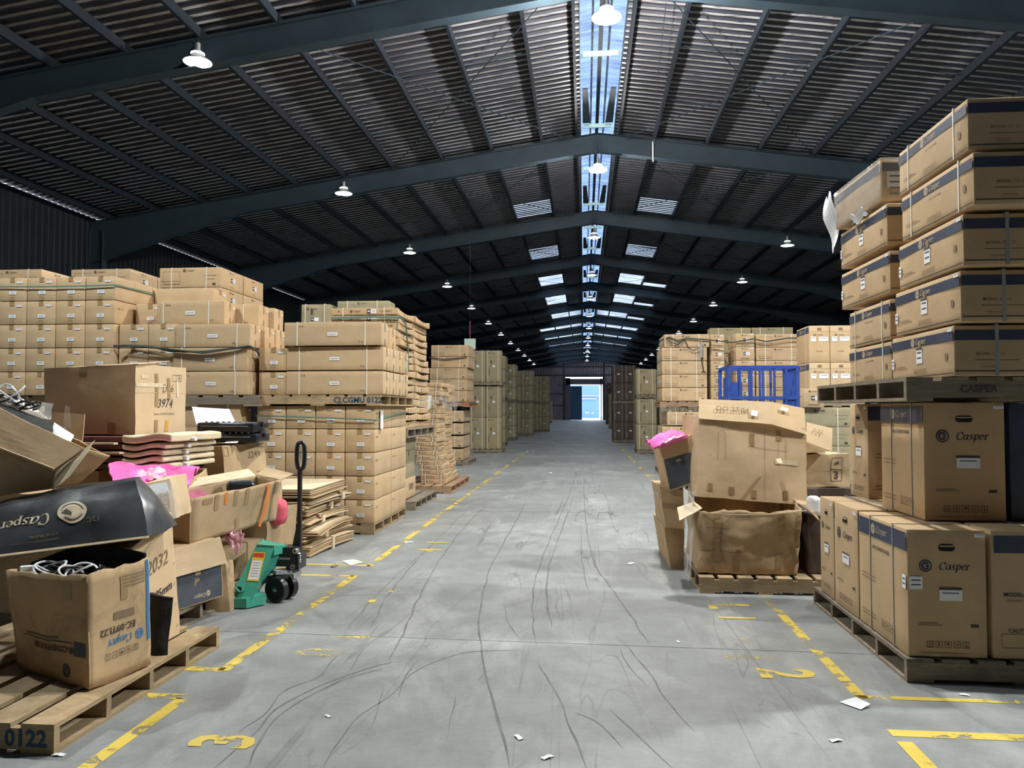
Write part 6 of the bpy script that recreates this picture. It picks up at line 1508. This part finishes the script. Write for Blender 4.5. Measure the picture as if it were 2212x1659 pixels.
def p_fl(F):
    a, b = at(1742, 942, 8.05), at(1797, 948, 8.05); s_ = sheet([at(1742, 955, 7.97), at(1797, 975, 7.97), at(1798, 925, 8.07), at(1742, 912, 8.07)], KL, .006, 8, .004, 1)
    words(s_, Face(at(1742, 955, 7.97), at(1797, 975, 7.97), at(1798, 925, 8.07), at(1742, 912, 8.07)).M @ Matrix.Translation((0, 0, .006)), 'S 21', -.03, .03, .06, INKF, shear=.2); return [('flap', s_, 'pale flap with faint marker writing')]
batt('carton', [(2.20, 8.2, 1.155), (2.47, 8.2, 1.155), (2.47, 8.6, 1.155), (2.2, 8.6, 1.155)], [(2.20, 8.2, 1.35), (2.47, 8.2, 1.34), (2.47, 8.6, 1.36), (2.2, 8.6, 1.36)], KR, 'small carton with a pale lifted flap beside the leaning carton', seed=29, bulge=.006, parts=p_fl, group=CG)
m = MB(); m.rbox(.10, .2, .16, WPAP, r=.03, n=6, rough=.02, seed=9); m.build('film_bag', smooth=True, loc=(2.05, 7.15, .665), label='white crumpled bag on the dark carton between heap and logo cartons', cat='bag')

# ================================================================== green straps over the left stacks
def strap_line(pts, w_, mat, nm_, lb, up=(0, 0, 1)):
    m = MB(); m.ribbon([V(p) for p in pts], .003, mat, up, w_); return m.build(nm_, label=lb, cat='strap', group='stacking straps')
strap_line([(-4.27, 9.68, 1.52), (-3.87, 9.675, 1.51), (-3.2, 9.67, 1.49), (-2.85, 9.67, 1.475), (-2.66, 9.68, 1.46), (-2.655, 10.5, 1.52), (-2.655, 11.45, 1.56)], .018, GSTR, 'green_strap', 'green strap round the white-label cartons of the aisle pallet')
strap_line([(-7.75, 9.475, 3.23), (-7.1, 9.47, 3.22), (-6.5, 9.47, 3.22), (-6.10, 9.475, 3.23), (-6.09, 10.4, 3.25), (-6.09, 11.2, 3.28)], .018, GSTR, 'green_strap', 'green strap round the top of the far-left block')
m = MB(); m.tube([(-6.10, 9.46, 2.43), (-5.9, 9.54, 2.44), (-5.6, 9.53, 2.42), (-5.35, 9.52, 2.36), (-4.9, 9.51, 2.35), (-4.5, 9.52, 2.39), (-4.29, 9.55, 2.42), (-4.26, 9.7, 2.36), (-4.25, 9.9, 2.2)], .014, DSTR)
m.tube([(-6.0, 9.50, 2.44), (-5.4, 9.49, 2.39), (-4.9, 9.49, 2.33), (-4.3, 9.53, 2.42)], .012, DSTR); m.build('rubber_cord', label='dark rubber cord sagging across the left long cartons', cat='cord')
m = MB(); m.ribbon([V((-3.92, 11.59, 3.02)), V((-3.3, 11.58, 3.03)), V((-2.80, 11.6, 3.02))], .003, GSTR, (0, 0, 1), .03); m.tube([(-2.82, 11.58, 3.03), (-2.80, 11.9, 2.95), (-2.79, 12.0, 2.6), (-2.79, 12.05, 2.2)], .012, GSTR)
m.tube([(-2.90, 11.57, 3.0), (-3.05, 11.56, 2.9), (-3.0, 11.55, 2.75), (-2.86, 11.56, 2.85), (-2.84, 11.57, 3.02)], .006, GSTR)
m.build('green_strap', label='green strap with a loose loop round the bowing thin cartons', cat='strap', group='stacking straps')
strap_line([(-4.48, 21.96, 3.12), (-4.0, 21.95, 3.05), (-3.37, 21.96, 3.12)], .03, DSTR, 'green_strap', 'dark strap round the far red-stamped pallet cartons')
lb_ = MB().box(-.005, .005, -.06, .06, 0, .24, WPAP).build('paper_sheet', loc=(-2.66, 9.95, 1.35), label='white vertical sheet on the side of the aisle white-label stack', cat='paper')

# ================================================================== litter on the floor
LT = [(fl(737, 1215), .14, .0, 'white paper sheet lying by the yellow corner line on the left'), (fl(1846, 1525), .12, .3, 'folded white paper lying right of the aisle in front of the right stack')]
a, b, c, d = fl(738, 1213), fl(758, 1222), fl(785, 1215), fl(765, 1209)
sheet([p + V((0, 0, .006)) for p in (a, b, c, d)], WPAP, .002, 6, .004).build('paper_sheet', label=LT[0][3], cat='paper')
a, b, c, d = fl(1813, 1518), fl(1860, 1535), fl(1880, 1528), fl(1850, 1517)
sheet([a + V((0, 0, .006)), b + V((0, 0, .008)), c + V((0, 0, .02)), d + V((0, 0, .03))], WPAP, .002, 6, .006, 3).build('paper_sheet', label=LT[1][3], cat='paper')
for i, (x, y, s_, lb) in enumerate(((127, 1632, .03, 'white scrap beside the corner of the front left pallet'), (883, 1172, .05, 'pale scrap in the aisle level with the white-label stack'), (1188, 1022, .10, 'pale strip lying across the far aisle'), (1120, 1594, .03, 'white scrap low in the middle aisle'),
                                    (2084, 1502, .025, 'white scrap between the two right bay lines'), (1805, 1601, .03, 'pale scrap right of the aisle near the bottom'), (1363, 1218, .05, 'white scrap in the aisle left of the crumpled heap'), (1465, 1387, .02, 'tiny white scrap near the right yellow line'),
                                    (708, 1548, .02, 'small pale scrap left of the middle in the foreground'), (1145, 975, .12, 'white paper in the far aisle on the left'), (1182, 1637, .03, 'small scrap at the bottom middle'), (722, 1224, .05, 'dark splinter lying before the yellow corner on the left'))):
    p = fl(x, y); m = MB(); m.grid(lambda u, v: (s_ * (u - .5) * 2, s_ * (v - .5) * .9, .004 + .3 * s_ * abs(noise.noise(V((u * 3, v * 3, i))))), 4, 4, WPAP if 'dark' not in lb else INKF, .0015)
    m.build('paper_scrap', loc=p, rz=i * .7, label=lb, cat='scrap', group='scraps on the floor')
